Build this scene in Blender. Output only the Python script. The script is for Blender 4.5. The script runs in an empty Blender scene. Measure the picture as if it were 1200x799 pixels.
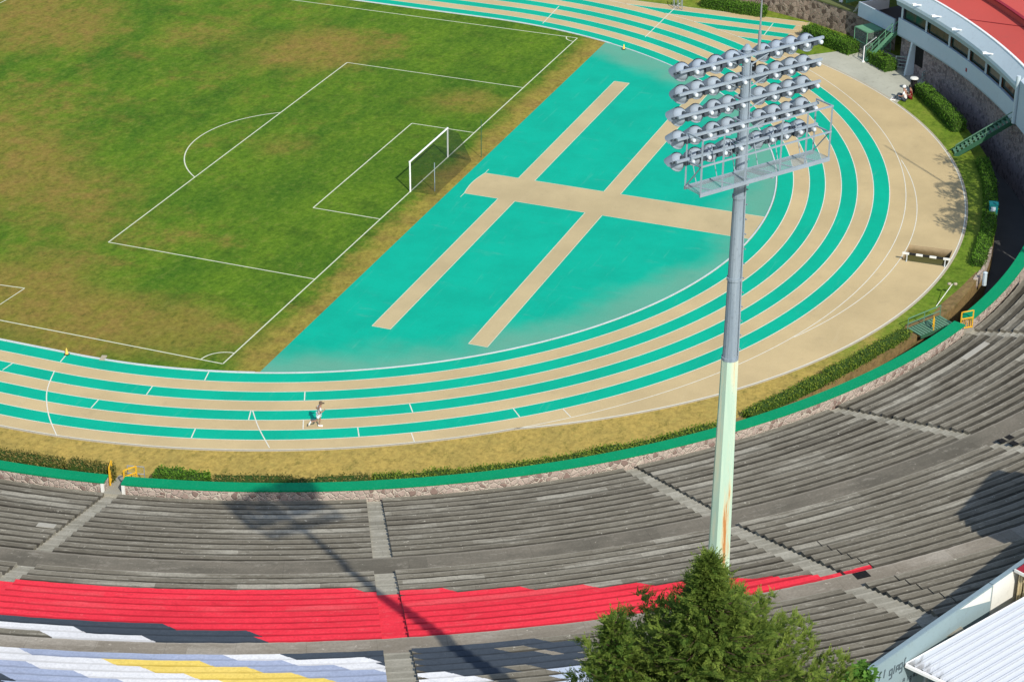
import bpy, math, random
from math import sin, cos, radians, pi, hypot, atan2, sqrt
from mathutils import Vector, Matrix, Euler, noise as mnoise
from mathutils.geometry import tessellate_polygon
random.seed(7)
S = bpy.context.scene
COL = S.collection
W = bpy.data.worlds.new("World"); S.world = W; W.use_nodes = True

# ---------------------------------------------------------------- camera (solved from the pitch markings)
CAM = Vector((-142.988, -62.5, 66.092)); F = 2559.833; EUL = Euler((1.093888, -0.003876, -1.198003), 'XYZ')
CAMPOS = [-142.98802, -62.50012, 66.09197]
cd = bpy.data.cameras.new("camera"); cam = bpy.data.objects.new("camera", cd); COL.objects.link(cam)
cam.location = CAM; cam.rotation_euler = EUL
cd.sensor_fit = 'HORIZONTAL'; cd.sensor_width = 36.0; cd.lens = F/1200*36.0; cd.clip_start = 1.0; cd.clip_end = 5000
S.camera = cam
_R = EUL.to_matrix()
def G(x, y, z=0.0):
    """survey helper: the spot of the plane at height z seen at photo pixel (x, y)"""
    d = _R @ Vector(((x-600)/F, -(y-399.5)/F, -1.0))
    t = (z-CAM.z)/d.z
    return CAM + d*t

# ---------------------------------------------------------------- light
SUN = Vector((1.99, 2.055, -2.44)).normalized()
sl = bpy.data.lights.new("sun", 'SUN'); so = bpy.data.objects.new("sun", sl); COL.objects.link(so)
sl.energy = 4.0; sl.angle = radians(0.5); sl.color = (1.0, 0.945, 0.86)
so.rotation_euler = SUN.to_track_quat('-Z', 'Y').to_euler(); so.location = (-120, -120, 140)
nt = W.node_tree; nt.nodes.clear()
wo = nt.nodes.new('ShaderNodeOutputWorld'); bg = nt.nodes.new('ShaderNodeBackground'); sk = nt.nodes.new('ShaderNodeTexSky')
sk.sky_type = 'NISHITA'; sk.sun_disc = False; sk.sun_elevation = radians(40.5); sk.sun_rotation = radians(224.0)
bg.inputs[1].default_value = 0.15
nt.links.new(sk.outputs[0], bg.inputs[0]); nt.links.new(bg.outputs[0], wo.inputs[0])
S.view_settings.view_transform = 'Standard'; S.view_settings.look = 'None'; S.view_settings.exposure = 0.26; S.view_settings.gamma = 1.0

# ---------------------------------------------------------------- materials
class N:
    """tiny node-graph writer"""
    def __init__(s, name):
        s.m = bpy.data.materials.new(name); s.m.use_nodes = True
        s.t = s.m.node_tree; s.b = s.t.nodes['Principled BSDF']
        s.b.inputs['Roughness'].default_value = 0.85
        s.b.inputs['Specular IOR Level'].default_value = 0.12
    def n(s, typ, **kw):
        nd = s.t.nodes.new(typ)
        for k, v in kw.items(): setattr(nd, k, v)
        return nd
    def lk(s, a, b): s.t.links.new(a, b)
    def inp(s, sock, v):
        if isinstance(v, bpy.types.NodeSocket): s.lk(v, sock)
        elif isinstance(v, (tuple, list)) and len(v) == 3 and sock.type == 'RGBA': sock.default_value = (*v, 1)
        else: sock.default_value = v
    def pos(s): return s.n('ShaderNodeNewGeometry').outputs['Position']
    def uv(s): return s.n('ShaderNodeTexCoord').outputs['UV']
    def attr(s, name): return s.n('ShaderNodeAttribute', attribute_name=name).outputs['Color']
    def scale(s, vec, sc):
        nd = s.n('ShaderNodeMapping'); s.lk(vec, nd.inputs[0]); nd.inputs['Scale'].default_value = sc; return nd.outputs[0]
    def rot(s, vec, rz, sc=(1, 1, 1)):
        nd = s.n('ShaderNodeMapping'); s.lk(vec, nd.inputs[0]); nd.inputs['Rotation'].default_value = (0, 0, rz); nd.inputs['Scale'].default_value = sc; return nd.outputs[0]
    def noise(s, vec, scale, detail=4.0, rough=0.55, out=0):
        nd = s.n('ShaderNodeTexNoise'); s.lk(vec, nd.inputs['Vector'])
        nd.inputs['Scale'].default_value = scale; nd.inputs['Detail'].default_value = detail; nd.inputs['Roughness'].default_value = rough
        return nd.outputs[out]
    def vor(s, vec, scale, feat='F1', out='Distance'):
        nd = s.n('ShaderNodeTexVoronoi', feature=feat); s.lk(vec, nd.inputs['Vector']); nd.inputs['Scale'].default_value = scale
        return nd.outputs[out]
    def ramp(s, v, a, b, lo=0.0, hi=1.0):
        nd = s.n('ShaderNodeMapRange', interpolation_type='SMOOTHSTEP'); s.inp(nd.inputs[0], v)
        nd.inputs[1].default_value = a; nd.inputs[2].default_value = b; nd.inputs[3].default_value = lo; nd.inputs[4].default_value = hi
        return nd.outputs[0]
    def math(s, op, a, b=0.0, c=0.0):
        nd = s.n('ShaderNodeMath', operation=op); s.inp(nd.inputs[0], a); s.inp(nd.inputs[1], b); s.inp(nd.inputs[2], c); return nd.outputs[0]
    def mix(s, f, a, b, mode='MIX'):
        nd = s.n('ShaderNodeMix', data_type='RGBA', blend_type=mode); s.inp(nd.inputs[0], f); s.inp(nd.inputs[6], a); s.inp(nd.inputs[7], b); return nd.outputs[2]
    def sep(s, v):
        nd = s.n('ShaderNodeSeparateXYZ'); s.lk(v, nd.inputs[0]); return nd.outputs
    def col(s, v): s.inp(s.b.inputs['Base Color'], v); return s
    def bump(s, h, strength=0.3, dist=0.05):
        nd = s.n('ShaderNodeBump'); s.lk(h, nd.inputs['Height']); nd.inputs['Strength'].default_value = strength; nd.inputs['Distance'].default_value = dist
        s.lk(nd.outputs[0], s.b.inputs['Normal']); return s
    def rough(s, v): s.inp(s.b.inputs['Roughness'], v); return s

def paint(name, c, var=0.16, scale=1.3, rough=0.6, dirt=(0.12, 0.11, 0.09), amt=0.25, metal=0.0):
    """weathered painted surface: slight tone drift plus dirt blotches of their own shape"""
    a = N(name); p = a.pos()
    n1 = a.noise(p, scale, 5, 0.6); n2 = a.noise(p, scale*6, 4, 0.7)
    lo = tuple(x*(1-var) for x in c); hi = tuple(min(.95, x*(1+var)) for x in c)
    k = a.mix(n1, lo, hi)
    k = a.mix(a.math('MULTIPLY', a.ramp(n2, 0.52, 0.75), amt), k, dirt)
    a.col(k).rough(a.ramp(n1, 0.2, 0.8, rough-0.1, min(1, rough+0.1))); a.b.inputs['Metallic'].default_value = metal
    return a.m

M = {}
# grass
def grass_mat(name, green, green2, dry, dry2, bias, big=0.045, angular=False, wear=False):
    a = N(name); p = a.pos()
    fine = a.noise(p, 2.6, 5, 0.78); mid = a.noise(p, 0.5, 7, 0.72); lg = a.noise(p, big, 5, 0.6)
    md2 = a.noise(a.rot(p, .35, (.5, 1.15, 1)), 0.17, 6, 0.68); pt = a.noise(a.rot(p, -.5, (1.2, .6, 1)), 0.33, 6, 0.7)
    g = a.mix(a.ramp(md2, 0.32, 0.66), green, green2); g = a.mix(a.ramp(pt, 0.5, 0.68, 0, .55), g, tuple(x*.62 for x in green))
    d = a.mix(a.ramp(mid, 0.32, 0.66), dry, dry2)
    f = a.math('ADD', a.math('MULTIPLY', lg, 0.9), a.math('MULTIPLY', md2, 0.45)); f = a.math('ADD', f, a.math('MULTIPLY', mid, 0.62)); f = a.math('ADD', f, a.math('MULTIPLY', pt, 0.28))
    s = a.sep(p)
    if angular:
        th = a.math('ARCTAN2', a.math('SUBTRACT', s[1], 9.35), a.math('SUBTRACT', s[0], 3.61))
        f = a.math('ADD', f, a.ramp(th, -2.35, -1.75, 0.42, -0.24))
    gold = None
    if wear:
        gold = a.math('MULTIPLY', a.ramp(a.math('ADD', s[1], a.math('MULTIPLY', a.math('SUBTRACT', mid, .5), 5.0)), 0.0, -2.0), 0.75)
        f = a.math('ADD', f, a.ramp(s[1], 0.6, -2.2, 0.0, 0.10)); f = a.math('ADD', f, a.ramp(s[1], 4.0, 45.0, -0.05, 0.11))
    if wear:
        wob = a.math('MULTIPLY', a.math('SUBTRACT', mid, .5), 9.0)
        for (px_, py_, r_, am) in ((25, 345, 7, .36), (175, 365, 6, .30), (70, 235, 9, .20), (15, 180, 8, .24), (540, 118, 5, .34), (345, 62, 7, .26), (430, 48, 8, .20), (265, 395, 6, .32), (60, 30, 9, .18), (345, 175, 4, .22), (290, 290, 6, .16), (500, 205, 3.5, .22), (110, 395, 7, .26), (250, 40, 7, .14)):
            q_ = G(px_, py_); ex = a.math('SUBTRACT', s[0], q_.x); ey = a.math('MULTIPLY', a.math('SUBTRACT', s[1], q_.y), 1.0)
            dd_ = a.math('ADD', a.math('SQRT', a.math('ADD', a.math('MULTIPLY', ex, ex), a.math('MULTIPLY', ey, ey))), wob)
            f = a.math('ADD', f, a.ramp(dd_, r_*1.25, 0.0, 0.0, am))
        for (px_, py_, r_, am) in ((430, 250, 14, .20), (300, 330, 12, .26), (560, 30, 14, .22), (190, 110, 16, .10), (620, 75, 8, .2)):
            q_ = G(px_, py_); ex = a.math('SUBTRACT', s[0], q_.x); ey = a.math('SUBTRACT', s[1], q_.y)
            dd_ = a.math('ADD', a.math('SQRT', a.math('ADD', a.math('MULTIPLY', ex, ex), a.math('MULTIPLY', ey, ey))), wob)
            f = a.math('SUBTRACT', f, a.ramp(dd_, r_*1.2, 0.0, 0.0, am))
    f = a.ramp(f, bias-0.20, bias+0.22)
    c = a.mix(f, g, d)
    if gold is not None: c = a.mix(gold, c, a.mix(a.ramp(pt, .4, .6), (0.42, 0.30, 0.06), (0.34, 0.21, 0.055)))
    c = a.mix(a.ramp(fine, 0.25, 0.75), a.mix(0.48, c, (0.012, 0.022, 0.006)), a.mix(0.14, c, (0.32, 0.31, 0.06)))
    tf = a.noise(a.rot(p, .2, (.8, 1.3, 1)), 1.05, 6, 0.82); c = a.mix(a.ramp(tf, 0.50, 0.66, 0, .46), c, (0.026, 0.058, 0.006)); c = a.mix(a.ramp(tf, 0.48, 0.34, 0, .22), c, (0.30, 0.29, 0.07))
    a.col(c).rough(0.95); a.b.inputs['Specular IOR Level'].default_value = 0.1
    a.bump(fine, 0.5, 0.05)
    return a.m
M['pitch'] = grass_mat('pitch_turf', (0.036, 0.138, 0.004), (0.108, 0.225, 0.008), (0.215, 0.198, 0.026), (0.285, 0.185, 0.045), 1.255, wear=True)
M['verge'] = grass_mat('verge_turf', (0.125, 0.235, 0.014), (0.21, 0.28, 0.03), (0.57, 0.39, 0.10), (0.43, 0.31, 0.085), 1.10, 0.09, True)
def turf(name, c, stain=True):
    a = N(name); p = a.pos(); s = a.sep(p)
    n = a.noise(p, 0.25, 5, 0.65); f = a.noise(p, 9, 3, 0.6); big = a.noise(p, 0.09, 4, 0.6); st = a.noise(a.scale(p, (.9, .25, 1)), 1.1, 6, 0.7)
    k = a.mix(a.ramp(n, 0.3, 0.7), tuple(x*0.93 for x in c), tuple(x*1.07 for x in c))
    if stain:
        dx = a.math('ADD', s[0], 0.15); dy = a.math('SUBTRACT', s[1], 9.58)
        r = a.math('SQRT', a.math('ADD', a.math('MULTIPLY', dx, dx), a.math('MULTIPLY', dy, dy)))
        r = a.math('ADD', r, a.math('MULTIPLY', a.math('SUBTRACT', big, 0.5), 9.0))
        k = a.mix(a.math('MULTIPLY', a.ramp(r, 31.8, 35.6), 0.62), k, (0.175, 0.33, 0.235))
        k = a.mix(a.math('MULTIPLY', a.ramp(st, 0.58, 0.75), 0.16), k, (0.2, 0.36, 0.30))
    sm = a.math('FRACT', a.math('MULTIPLY', s[0], 0.25)); k = a.mix(a.math('MULTIPLY', a.math('LESS_THAN', sm, 0.02), 0.10), k, (0.0, 0.22, 0.15))
    sc = a.noise(a.rot(p, .9, (.12, 1.6, 1)), 1.3, 6, .7); k = a.mix(a.math('MULTIPLY', a.ramp(sc, 0.58, 0.72), 0.34), k, (0.10, 0.43, 0.31))
    pd = a.noise(p, 0.45, 5, .6); k = a.mix(a.math('MULTIPLY', a.ramp(pd, 0.60, 0.68), 0.14), k, (0.0, 0.27, 0.19))
    k = a.mix(a.ramp(f, 0.2, 0.8, 0.0, 0.12), k, (0.02, 0.05, 0.04))
    a.col(k).rough(0.75).bump(f, 0.15, 0.01)
    return a.m
M['turf'] = turf('green_synthetic_turf', (0.0, 0.375, 0.248))
M['lane'] = turf('green_lane_paint', (0.0, 0.385, 0.240), False)
def tartan(name, c):
    a = N(name); p = a.pos()
    n = a.noise(p, 0.16, 6, 0.62); f = a.noise(p, 14, 3, 0.6); st = a.noise(p, 0.7, 6, 0.72); s2 = a.noise(a.rot(p, .5, (.2, 1.4, 1)), 0.6, 5, .6)
    k = a.mix(a.ramp(n, 0.3, 0.7), tuple(x*0.9 for x in c), tuple(x*1.08 for x in c))
    k = a.mix(a.math('MULTIPLY', a.ramp(st, 0.55, 0.75), 0.22), k, (0.23, 0.19, 0.12))
    k = a.mix(a.math('MULTIPLY', a.ramp(s2, 0.58, 0.74), 0.2), k, (0.56, 0.47, 0.28))
    k = a.mix(a.ramp(f, 0.2, 0.8, 0.0, 0.14), k, (0.12, 0.09, 0.05))
    a.col(k).rough(0.85).bump(f, 0.15, 0.01)
    return a.m
M['track'] = tartan('beige_rubber_track', (0.515, 0.40, 0.21))
M['runway'] = tartan('beige_runway', (0.48, 0.385, 0.21))
def worn_line(name, c):
    a = N(name); p = a.pos(); n = a.noise(p, 3.0, 5, 0.7)
    a.col(a.mix(a.ramp(n, 0.35, 0.7, 0.0, 0.35), c, tuple(x*0.6 for x in c))).rough(0.8); return a.m
M['line'] = worn_line('white_line_paint', (0.68, 0.67, 0.56))
M['chalk'] = worn_line('chalk_line', (0.60, 0.62, 0.46))
M['kerb'] = paint('kerb_white', (0.52, 0.56, 0.55), amt=0.4)
M['edging'] = paint('edging_concrete', (0.40, 0.35, 0.25), amt=0.4)
M['pave'] = paint('pavement_concrete', (0.40, 0.40, 0.32), var=0.25, scale=0.35, rough=0.9, amt=0.35)
M['soil'] = grass_mat('bare_earth', (0.20, 0.12, 0.06), (0.28, 0.17, 0.08), (0.34, 0.22, 0.10), (0.25, 0.16, 0.08), 1.1)
M['ditch'] = paint('ditch_floor', (0.10, 0.10, 0.095), var=0.3, scale=0.5, rough=0.95)
M['far'] = grass_mat('outer_ground', (0.04, 0.07, 0.02), (0.06, 0.085, 0.025), (0.12, 0.11, 0.05), (0.15, 0.12, 0.06), 1.15)

# terraces: UV x = metres along the row, UV y = row number + fraction from the nosing (0) to the foot of the next riser (1)
def terrace(name, c, c2, worn, wornamt, dirt, dirt_shade_amt, streak=1.0):
    a = N(name); uv = a.uv(); s = a.sep(uv); p = a.pos()
    row = a.math('FLOOR', s[1]); fr = a.math('FRACT', s[1])
    cmb = a.n('ShaderNodeCombineXYZ'); a.lk(a.math('MULTIPLY', s[0], 0.22), cmb.inputs[0]); a.lk(a.math('MULTIPLY', row, 7.31), cmb.inputs[1]); a.lk(a.math('MULTIPLY', fr, 0.9), cmb.inputs[2])
    rn = a.noise(cmb.outputs[0], 1.0, 5, 0.62)
    cmb2 = a.n('ShaderNodeCombineXYZ'); a.lk(a.math('MULTIPLY', s[0], 0.8), cmb2.inputs[0]); a.lk(a.math('MULTIPLY', row, 3.7), cmb2.inputs[1]); a.lk(a.math('MULTIPLY', fr, 4.0), cmb2.inputs[2])
    sn = a.noise(cmb2.outputs[0], 1.3, 6, 0.72)
    wn = a.n('ShaderNodeTexWhiteNoise', noise_dimensions='2D'); cw = a.n('ShaderNodeCombineXYZ')
    w0 = a.n('ShaderNodeTexWhiteNoise', noise_dimensions='1D'); a.lk(row, w0.inputs['W'])
    a.lk(a.math('FLOOR', a.math('ADD', a.math('MULTIPLY', s[0], 0.24), a.math('MULTIPLY', w0.outputs['Value'], 9.0))), cw.inputs[0]); a.lk(row, cw.inputs[1]); a.lk(cw.outputs[0], wn.inputs['Vector']); blk = wn.outputs['Value']
    fine = a.noise(p, 7.0, 5, 0.72); big = a.noise(p, 0.12, 4, 0.6)
    k = a.mix(a.ramp(rn, 0.3, 0.7), c, c2)
    k = a.mix(a.ramp(big, 0.35, 0.7, 0.0, 0.28), k, tuple(x*0.62 for x in c))
    rt = a.math('ADD', a.math('MULTIPLY', w0.outputs['Value'], 0.32), a.math('ADD', a.math('MULTIPLY', rn, 0.55), a.math('MULTIPLY', blk, 0.16)))
    k = a.mix(a.math('MULTIPLY', a.ramp(rt, 0.60, 0.74), wornamt*1.25), k, worn); k = a.mix(a.ramp(rt, 0.45, 0.30, 0.0, min(.55, wornamt)), k, tuple(x*0.6 for x in c))
    k = a.mix(a.math('MULTIPLY', a.ramp(sn, 0.55, 0.65), wornamt*0.95), k, worn)
    k = a.mix(a.ramp(fine, 0.3, 0.8, 0.0, 0.45), k, tuple(x*0.5 for x in c))
    # dirt and painted step shade at the foot of each riser, and a worn pale nosing
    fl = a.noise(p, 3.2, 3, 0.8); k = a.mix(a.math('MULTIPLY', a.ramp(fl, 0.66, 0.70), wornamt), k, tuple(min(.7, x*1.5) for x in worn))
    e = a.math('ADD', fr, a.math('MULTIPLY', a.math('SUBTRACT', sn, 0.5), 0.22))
    dm = a.math('MULTIPLY', a.ramp(e, 0.355, 0.435), a.ramp(rn, 0.25, 0.6, dirt_shade_amt, dirt_shade_amt*0.72))
    k = a.mix(dm, k, dirt)  # dirt colour, with the step shade painted in
    k = a.mix(a.math('MULTIPLY', a.ramp(e, 0.10, 0.02), 0.30*streak), k, worn)
    jt = a.math('FRACT', a.math('ADD', a.math('MULTIPLY', s[0], 0.31), a.math('MULTIPLY', w0.outputs['Value'], 5.0)))
    k = a.mix(a.math('MULTIPLY', a.math('LESS_THAN', jt, 0.012), .16 if streak > .5 else 0.0), k, dirt)
    ck = a.noise(a.rot(p, .6, (1, .35, 1)), 1.1, 6, .75); k = a.mix(a.math('MULTIPLY', a.ramp(ck, .60, .66), .35*min(1, dirt_shade_amt)), k, dirt)
    a.col(k).rough(0.92).bump(fine, 0.35, 0.03)
    return a.m
DIRT_SHADE = (0.020, 0.017, 0.011)
M['stand'] = terrace('weathered_concrete', (0.168, 0.150, 0.112), (0.232, 0.212, 0.162), (0.40, 0.375, 0.30), 0.62, DIRT_SHADE, 0.88)
M['walk'] = terrace('walkway_concrete', (0.235, 0.205, 0.157), (0.30, 0.265, 0.207), (0.40, 0.365, 0.30), 0.5, DIRT_SHADE, 0.08)
M['walk2'] = terrace('lower_walkway_concrete', (0.155, 0.141, 0.108), (0.205, 0.182, 0.14), (0.33, 0.30, 0.24), 0.45, DIRT_SHADE, 0.12)
M['aisle'] = terrace('aisle_concrete', (0.26, 0.245, 0.19), (0.34, 0.32, 0.255), (0.46, 0.44, 0.36), 0.5, DIRT_SHADE, 0.30)
M['RED'] = terrace('red_paint', (0.78, 0.036, 0.058), (0.86, 0.045, 0.07), (0.60, 0.16, 0.15), 0.25, (0.30, 0.010, 0.018), 0.8, 0.0)
M['NAVY'] = terrace('navy_paint', (0.052, 0.066, 0.083), (0.062, 0.078, 0.097), (0.12, 0.13, 0.14), 0.15, (0.02, 0.025, 0.03), 0.6, 0.2)
M['WHITE'] = terrace('white_paint', (0.72, 0.72, 0.71), (0.79, 0.79, 0.78), (0.6, 0.6, 0.58), 0.1, (0.36, 0.35, 0.33), 0.5, 0.0)
M['BLUE'] = terrace('periwinkle_paint', (0.34, 0.395, 0.52), (0.38, 0.43, 0.56), (0.5, 0.52, 0.58), 0.2, (0.16, 0.18, 0.22), 0.55, 0.2)
M['YELLOW'] = terrace('yellow_paint', (0.78, 0.58, 0.12), (0.82, 0.62, 0.16), (0.7, 0.6, 0.3), 0.15, (0.36, 0.24, 0.03), 0.6, 0.2)
M['PALE'] = terrace('pale_blue_paint', (0.47, 0.54, 0.63), (0.55, 0.6, 0.68), (0.7, 0.7, 0.7), 0.2, (0.2, 0.22, 0.25), 0.6, 0.2)

# masonry
def rubble(name, stone, stone2, dark, mortar, scale, mw):
    a = N(name); p = a.pos()
    q = a.n('ShaderNodeVectorMath', operation='ADD'); a.lk(p, q.inputs[0]); a.lk(a.scale(a.noise(p, 3.0, 3, .6, 1), (.2, .2, .2)), q.inputs[1])
    v = q.outputs[0]
    cell = a.sep(a.vor(v, scale, 'F1', 'Color')); edge = a.vor(v, scale, 'DISTANCE_TO_EDGE')
    k = a.mix(cell[0], stone, stone2); k = a.mix(a.ramp(cell[1], 0.74, 0.8), k, dark)
    fine = a.noise(p, 9, 4, 0.7); k = a.mix(a.ramp(fine, 0.3, 0.8, 0, 0.5), k, tuple(x*.5 for x in stone))
    k = a.mix(a.ramp(edge, mw, mw*0.4), k, mortar)
    a.col(k).rough(0.95).bump(a.ramp(edge, 0.0, mw*2), 0.8, 0.06)
    return a.m
M['rubble'] = rubble('pink_rubble_stone', (0.40, 0.315, 0.265), (0.48, 0.40, 0.33), (0.24, 0.17, 0.14), (0.50, 0.45, 0.36), 2.9, 0.07)
M['darkrubble'] = rubble('dark_rubble_stone', (0.27, 0.215, 0.205), (0.36, 0.295, 0.28), (0.17, 0.135, 0.13), (0.24, 0.22, 0.215), 3.6, 0.05)
M['brownrubble'] = rubble('brown_rubble_stone', (0.27, 0.195, 0.15), (0.40, 0.31, 0.24), (0.11, 0.08, 0.06), (0.30, 0.25, 0.19), 2.6, 0.05)
M['coping'] = paint('green_coping_paint', (0.001, 0.23, 0.096), amt=0.22, dirt=(0.10, 0.33, 0.22), rough=0.7)
M['yellowmetal'] = paint('yellow_rail_paint', (0.70, 0.40, 0.03), amt=0.1, rough=0.45)
M['greenmetal'] = paint('green_stair_paint', (0.13, 0.30, 0.175), amt=0.3, rough=0.55)
M['darkgreen'] = paint('dark_green_stair_paint', (0.032, 0.10, 0.055), amt=0.3, rough=0.55)
M['bluegrey'] = paint('blue_grey_wall_paint', (0.42, 0.50, 0.56), var=0.08, scale=.5, amt=0.12, rough=0.7)
M['bluegrey2'] = paint('pale_fascia_paint', (0.46, 0.54, 0.57), var=0.08, scale=.5, amt=0.15, rough=0.7)
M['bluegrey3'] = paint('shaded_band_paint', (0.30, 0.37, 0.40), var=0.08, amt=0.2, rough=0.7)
M['rimgrey'] = paint('rim_wall_blue_grey', (0.235, 0.315, 0.335), var=0.10, scale=.6, amt=0.2, rough=0.75)
M['rimwhite'] = paint('rim_white_paint', (0.70, 0.70, 0.64), var=0.06, scale=.6, amt=0.15, rough=0.75)
M['redroof'] = paint('red_roof_coating', (0.50, 0.083, 0.066), var=0.10, scale=0.2, amt=0.30, rough=0.75, dirt=(0.36, 0.09, 0.07))
M['white'] = paint('white_enamel', (0.80, 0.80, 0.78), var=0.04, amt=0.1, rough=0.4)
M['whiteroof'] = None
M['black'] = paint('black_enamel', (0.02, 0.02, 0.02), rough=0.5)
M['dark'] = paint('dark_void', (0.012, 0.012, 0.012), rough=0.9)
M['grey'] = paint('grey_metal', (0.30, 0.32, 0.33), rough=0.5, metal=0.3)
M['maroon'] = paint('maroon_roof', (0.26, 0.018, 0.03), rough=0.6)
M['cream'] = paint('cream_slats', (0.55, 0.46, 0.28), amt=0.5, scale=2.5, rough=0.8)
M['teal'] = paint('teal_bin_plastic', (0.01, 0.15, 0.16), rough=0.5)
M['bark'] = paint('bark', (0.11, 0.075, 0.05), scale=6, amt=0.5, rough=0.95)
M['moss'] = paint('mossy_coping', (0.12, 0.14, 0.05), scale=1.0, var=.3, amt=0.5, rough=0.95, dirt=(0.16, 0.13, 0.09))
M['cone'] = paint('yellow_cone', (0.75, 0.50, 0.10), rough=0.5)
M['lampgrey'] = paint('lamp_reflector_shell', (0.29, 0.345, 0.395), var=0.14, scale=3, amt=0.3, rough=0.8, metal=0.0, dirt=(0.2, 0.22, 0.25))
M['lampbar'] = paint('galvanised_bar', (0.30, 0.36, 0.41), var=0.12, scale=3, amt=0.3, rough=0.5, metal=0.15)
M['ballast'] = paint('ballast_shell', (0.55, 0.60, 0.63), var=0.05, amt=0.1, rough=0.4)
a = N('window_glass'); a.col((0.012, 0.024, 0.016)).rough(0.1); a.b.inputs['Specular IOR Level'].default_value = 0.3; M['glass'] = a.m
a = N('lamp_glass'); a.col((0.35, 0.37, 0.38)).rough(0.1); M['lampglass'] = a.m
a = N('pit_water'); a.col((0.075, 0.075, 0.025)).rough(0.12); M['water'] = a.m
# tower paint: blue grey steel above, pale green below with rust runs
a = N('tower_steel'); p = a.pos(); s = a.sep(p)
st = a.noise(a.scale(p, (5, 5, .35)), 1.0, 6, 0.7); f = a.noise(p, 9, 4, .7)
k = a.mix(a.ramp(st, 0.3, 0.7), (0.19, 0.24, 0.285), (0.28, 0.335, 0.375)); k = a.mix(a.math('MULTIPLY', a.ramp(f, 0.57, 0.72), 0.5), k, (0.11, 0.12, 0.13))
a.col(k).rough(0.55); M['tower'] = a.m
a = N('tower_pale_green'); p = a.pos()
st = a.noise(a.scale(p, (3.2, 3.2, .22)), 1.0, 7, 0.7); st2 = a.noise(a.scale(p, (9, 9, .5)), 1.0, 7, 0.7)
k = a.mix(a.ramp(st, 0.3, 0.7), (0.40, 0.56, 0.44), (0.52, 0.64, 0.50))
z = a.sep(p)[2]
k = a.mix(a.math('MULTIPLY', a.ramp(st, 0.50, 0.60), 0.6), k, (0.66, 0.62, 0.42))
rl = a.math('ADD', a.math('MULTIPLY', st, 0.6), a.math('MULTIPLY', st2, 0.45))
rl = a.math('ADD', rl, a.ramp(z, 33.5, 26.5, -0.07, 0.045))
sx = a.sep(p)
rl = a.math('SUBTRACT', rl, a.math('MULTIPLY', a.math('ABSOLUTE', a.math('ADD', a.math('SUBTRACT', a.math('MULTIPLY', sx[1], 0.93), a.math('MULTIPLY', sx[0], 0.36)), 13.63)), 0.55))
k = a.mix(a.ramp(rl, 0.46, 0.56, 0, .5), k, (0.62, 0.40, 0.16)); k = a.mix(a.ramp(rl, 0.525, 0.585, 0, .85), k, (0.46, 0.16, 0.032))
a.col(k).rough(0.6); M['towergreen'] = a.m
# leaves: per-leaf tint in the colour attribute
def leaf_mat(name, c1, c2, trans=0.25):
    a = N(name); t = a.sep(a.attr('tint')); p = a.pos(); n = a.noise(p, 1.5, 3, 0.6)
    k = a.mix(t[0], c1, c2); k = a.mix(a.ramp(n, 0.35, 0.65, 0, 0.3), k, tuple(x*.6 for x in c1))
    a.col(k).rough(0.75); a.b.inputs['Specular IOR Level'].default_value = 0.15
    tr = a.n('ShaderNodeBsdfTranslucent'); a.lk(k, tr.inputs[0]); mx = a.n('ShaderNodeMixShader'); mx.inputs[0].default_value = trans
    a.lk(a.b.outputs[0], mx.inputs[1]); a.lk(tr.outputs[0], mx.inputs[2]); a.lk(mx.outputs[0], a.t.nodes['Material Output'].inputs[0])
    return a.m
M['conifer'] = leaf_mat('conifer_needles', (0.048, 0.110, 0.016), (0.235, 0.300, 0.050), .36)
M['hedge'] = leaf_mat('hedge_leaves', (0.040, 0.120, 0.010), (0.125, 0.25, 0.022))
M['scruff'] = leaf_mat('scruffy_hedge_leaves', (0.065, 0.135, 0.011), (0.215, 0.27, 0.034))
M['dryhedge'] = leaf_mat('dry_hedge_leaves', (0.07, 0.095, 0.016), (0.26, 0.20, 0.06))
M['broad'] = leaf_mat('broad_leaves', (0.06, 0.16, 0.02), (0.16, 0.32, 0.05), 0.35)
M['core'] = paint('hedge_twigs', (0.035, 0.07, 0.012), rough=1.0)
# people
M['skin'] = paint('skin', (0.33, 0.19, 0.13), amt=0.0, rough=0.6)
M['shirt_white'] = paint('white_shirt', (0.75, 0.75, 0.74), amt=0.05)
M['shirt_grey'] = paint('grey_shirt', (0.55, 0.53, 0.52), var=.3, scale=5, amt=0.3)
M['shorts_white'] = paint('white_shorts', (0.7, 0.75, 0.77), amt=0.0)
M['shirt_red'] = paint('dark_red_clothes', (0.15, 0.012, 0.012), amt=0.1)
M['trousers'] = paint('dark_trousers', (0.05, 0.065, 0.08), amt=0.1)
M['cap'] = paint('brown_cap', (0.13, 0.09, 0.06), amt=0.1)

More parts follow.
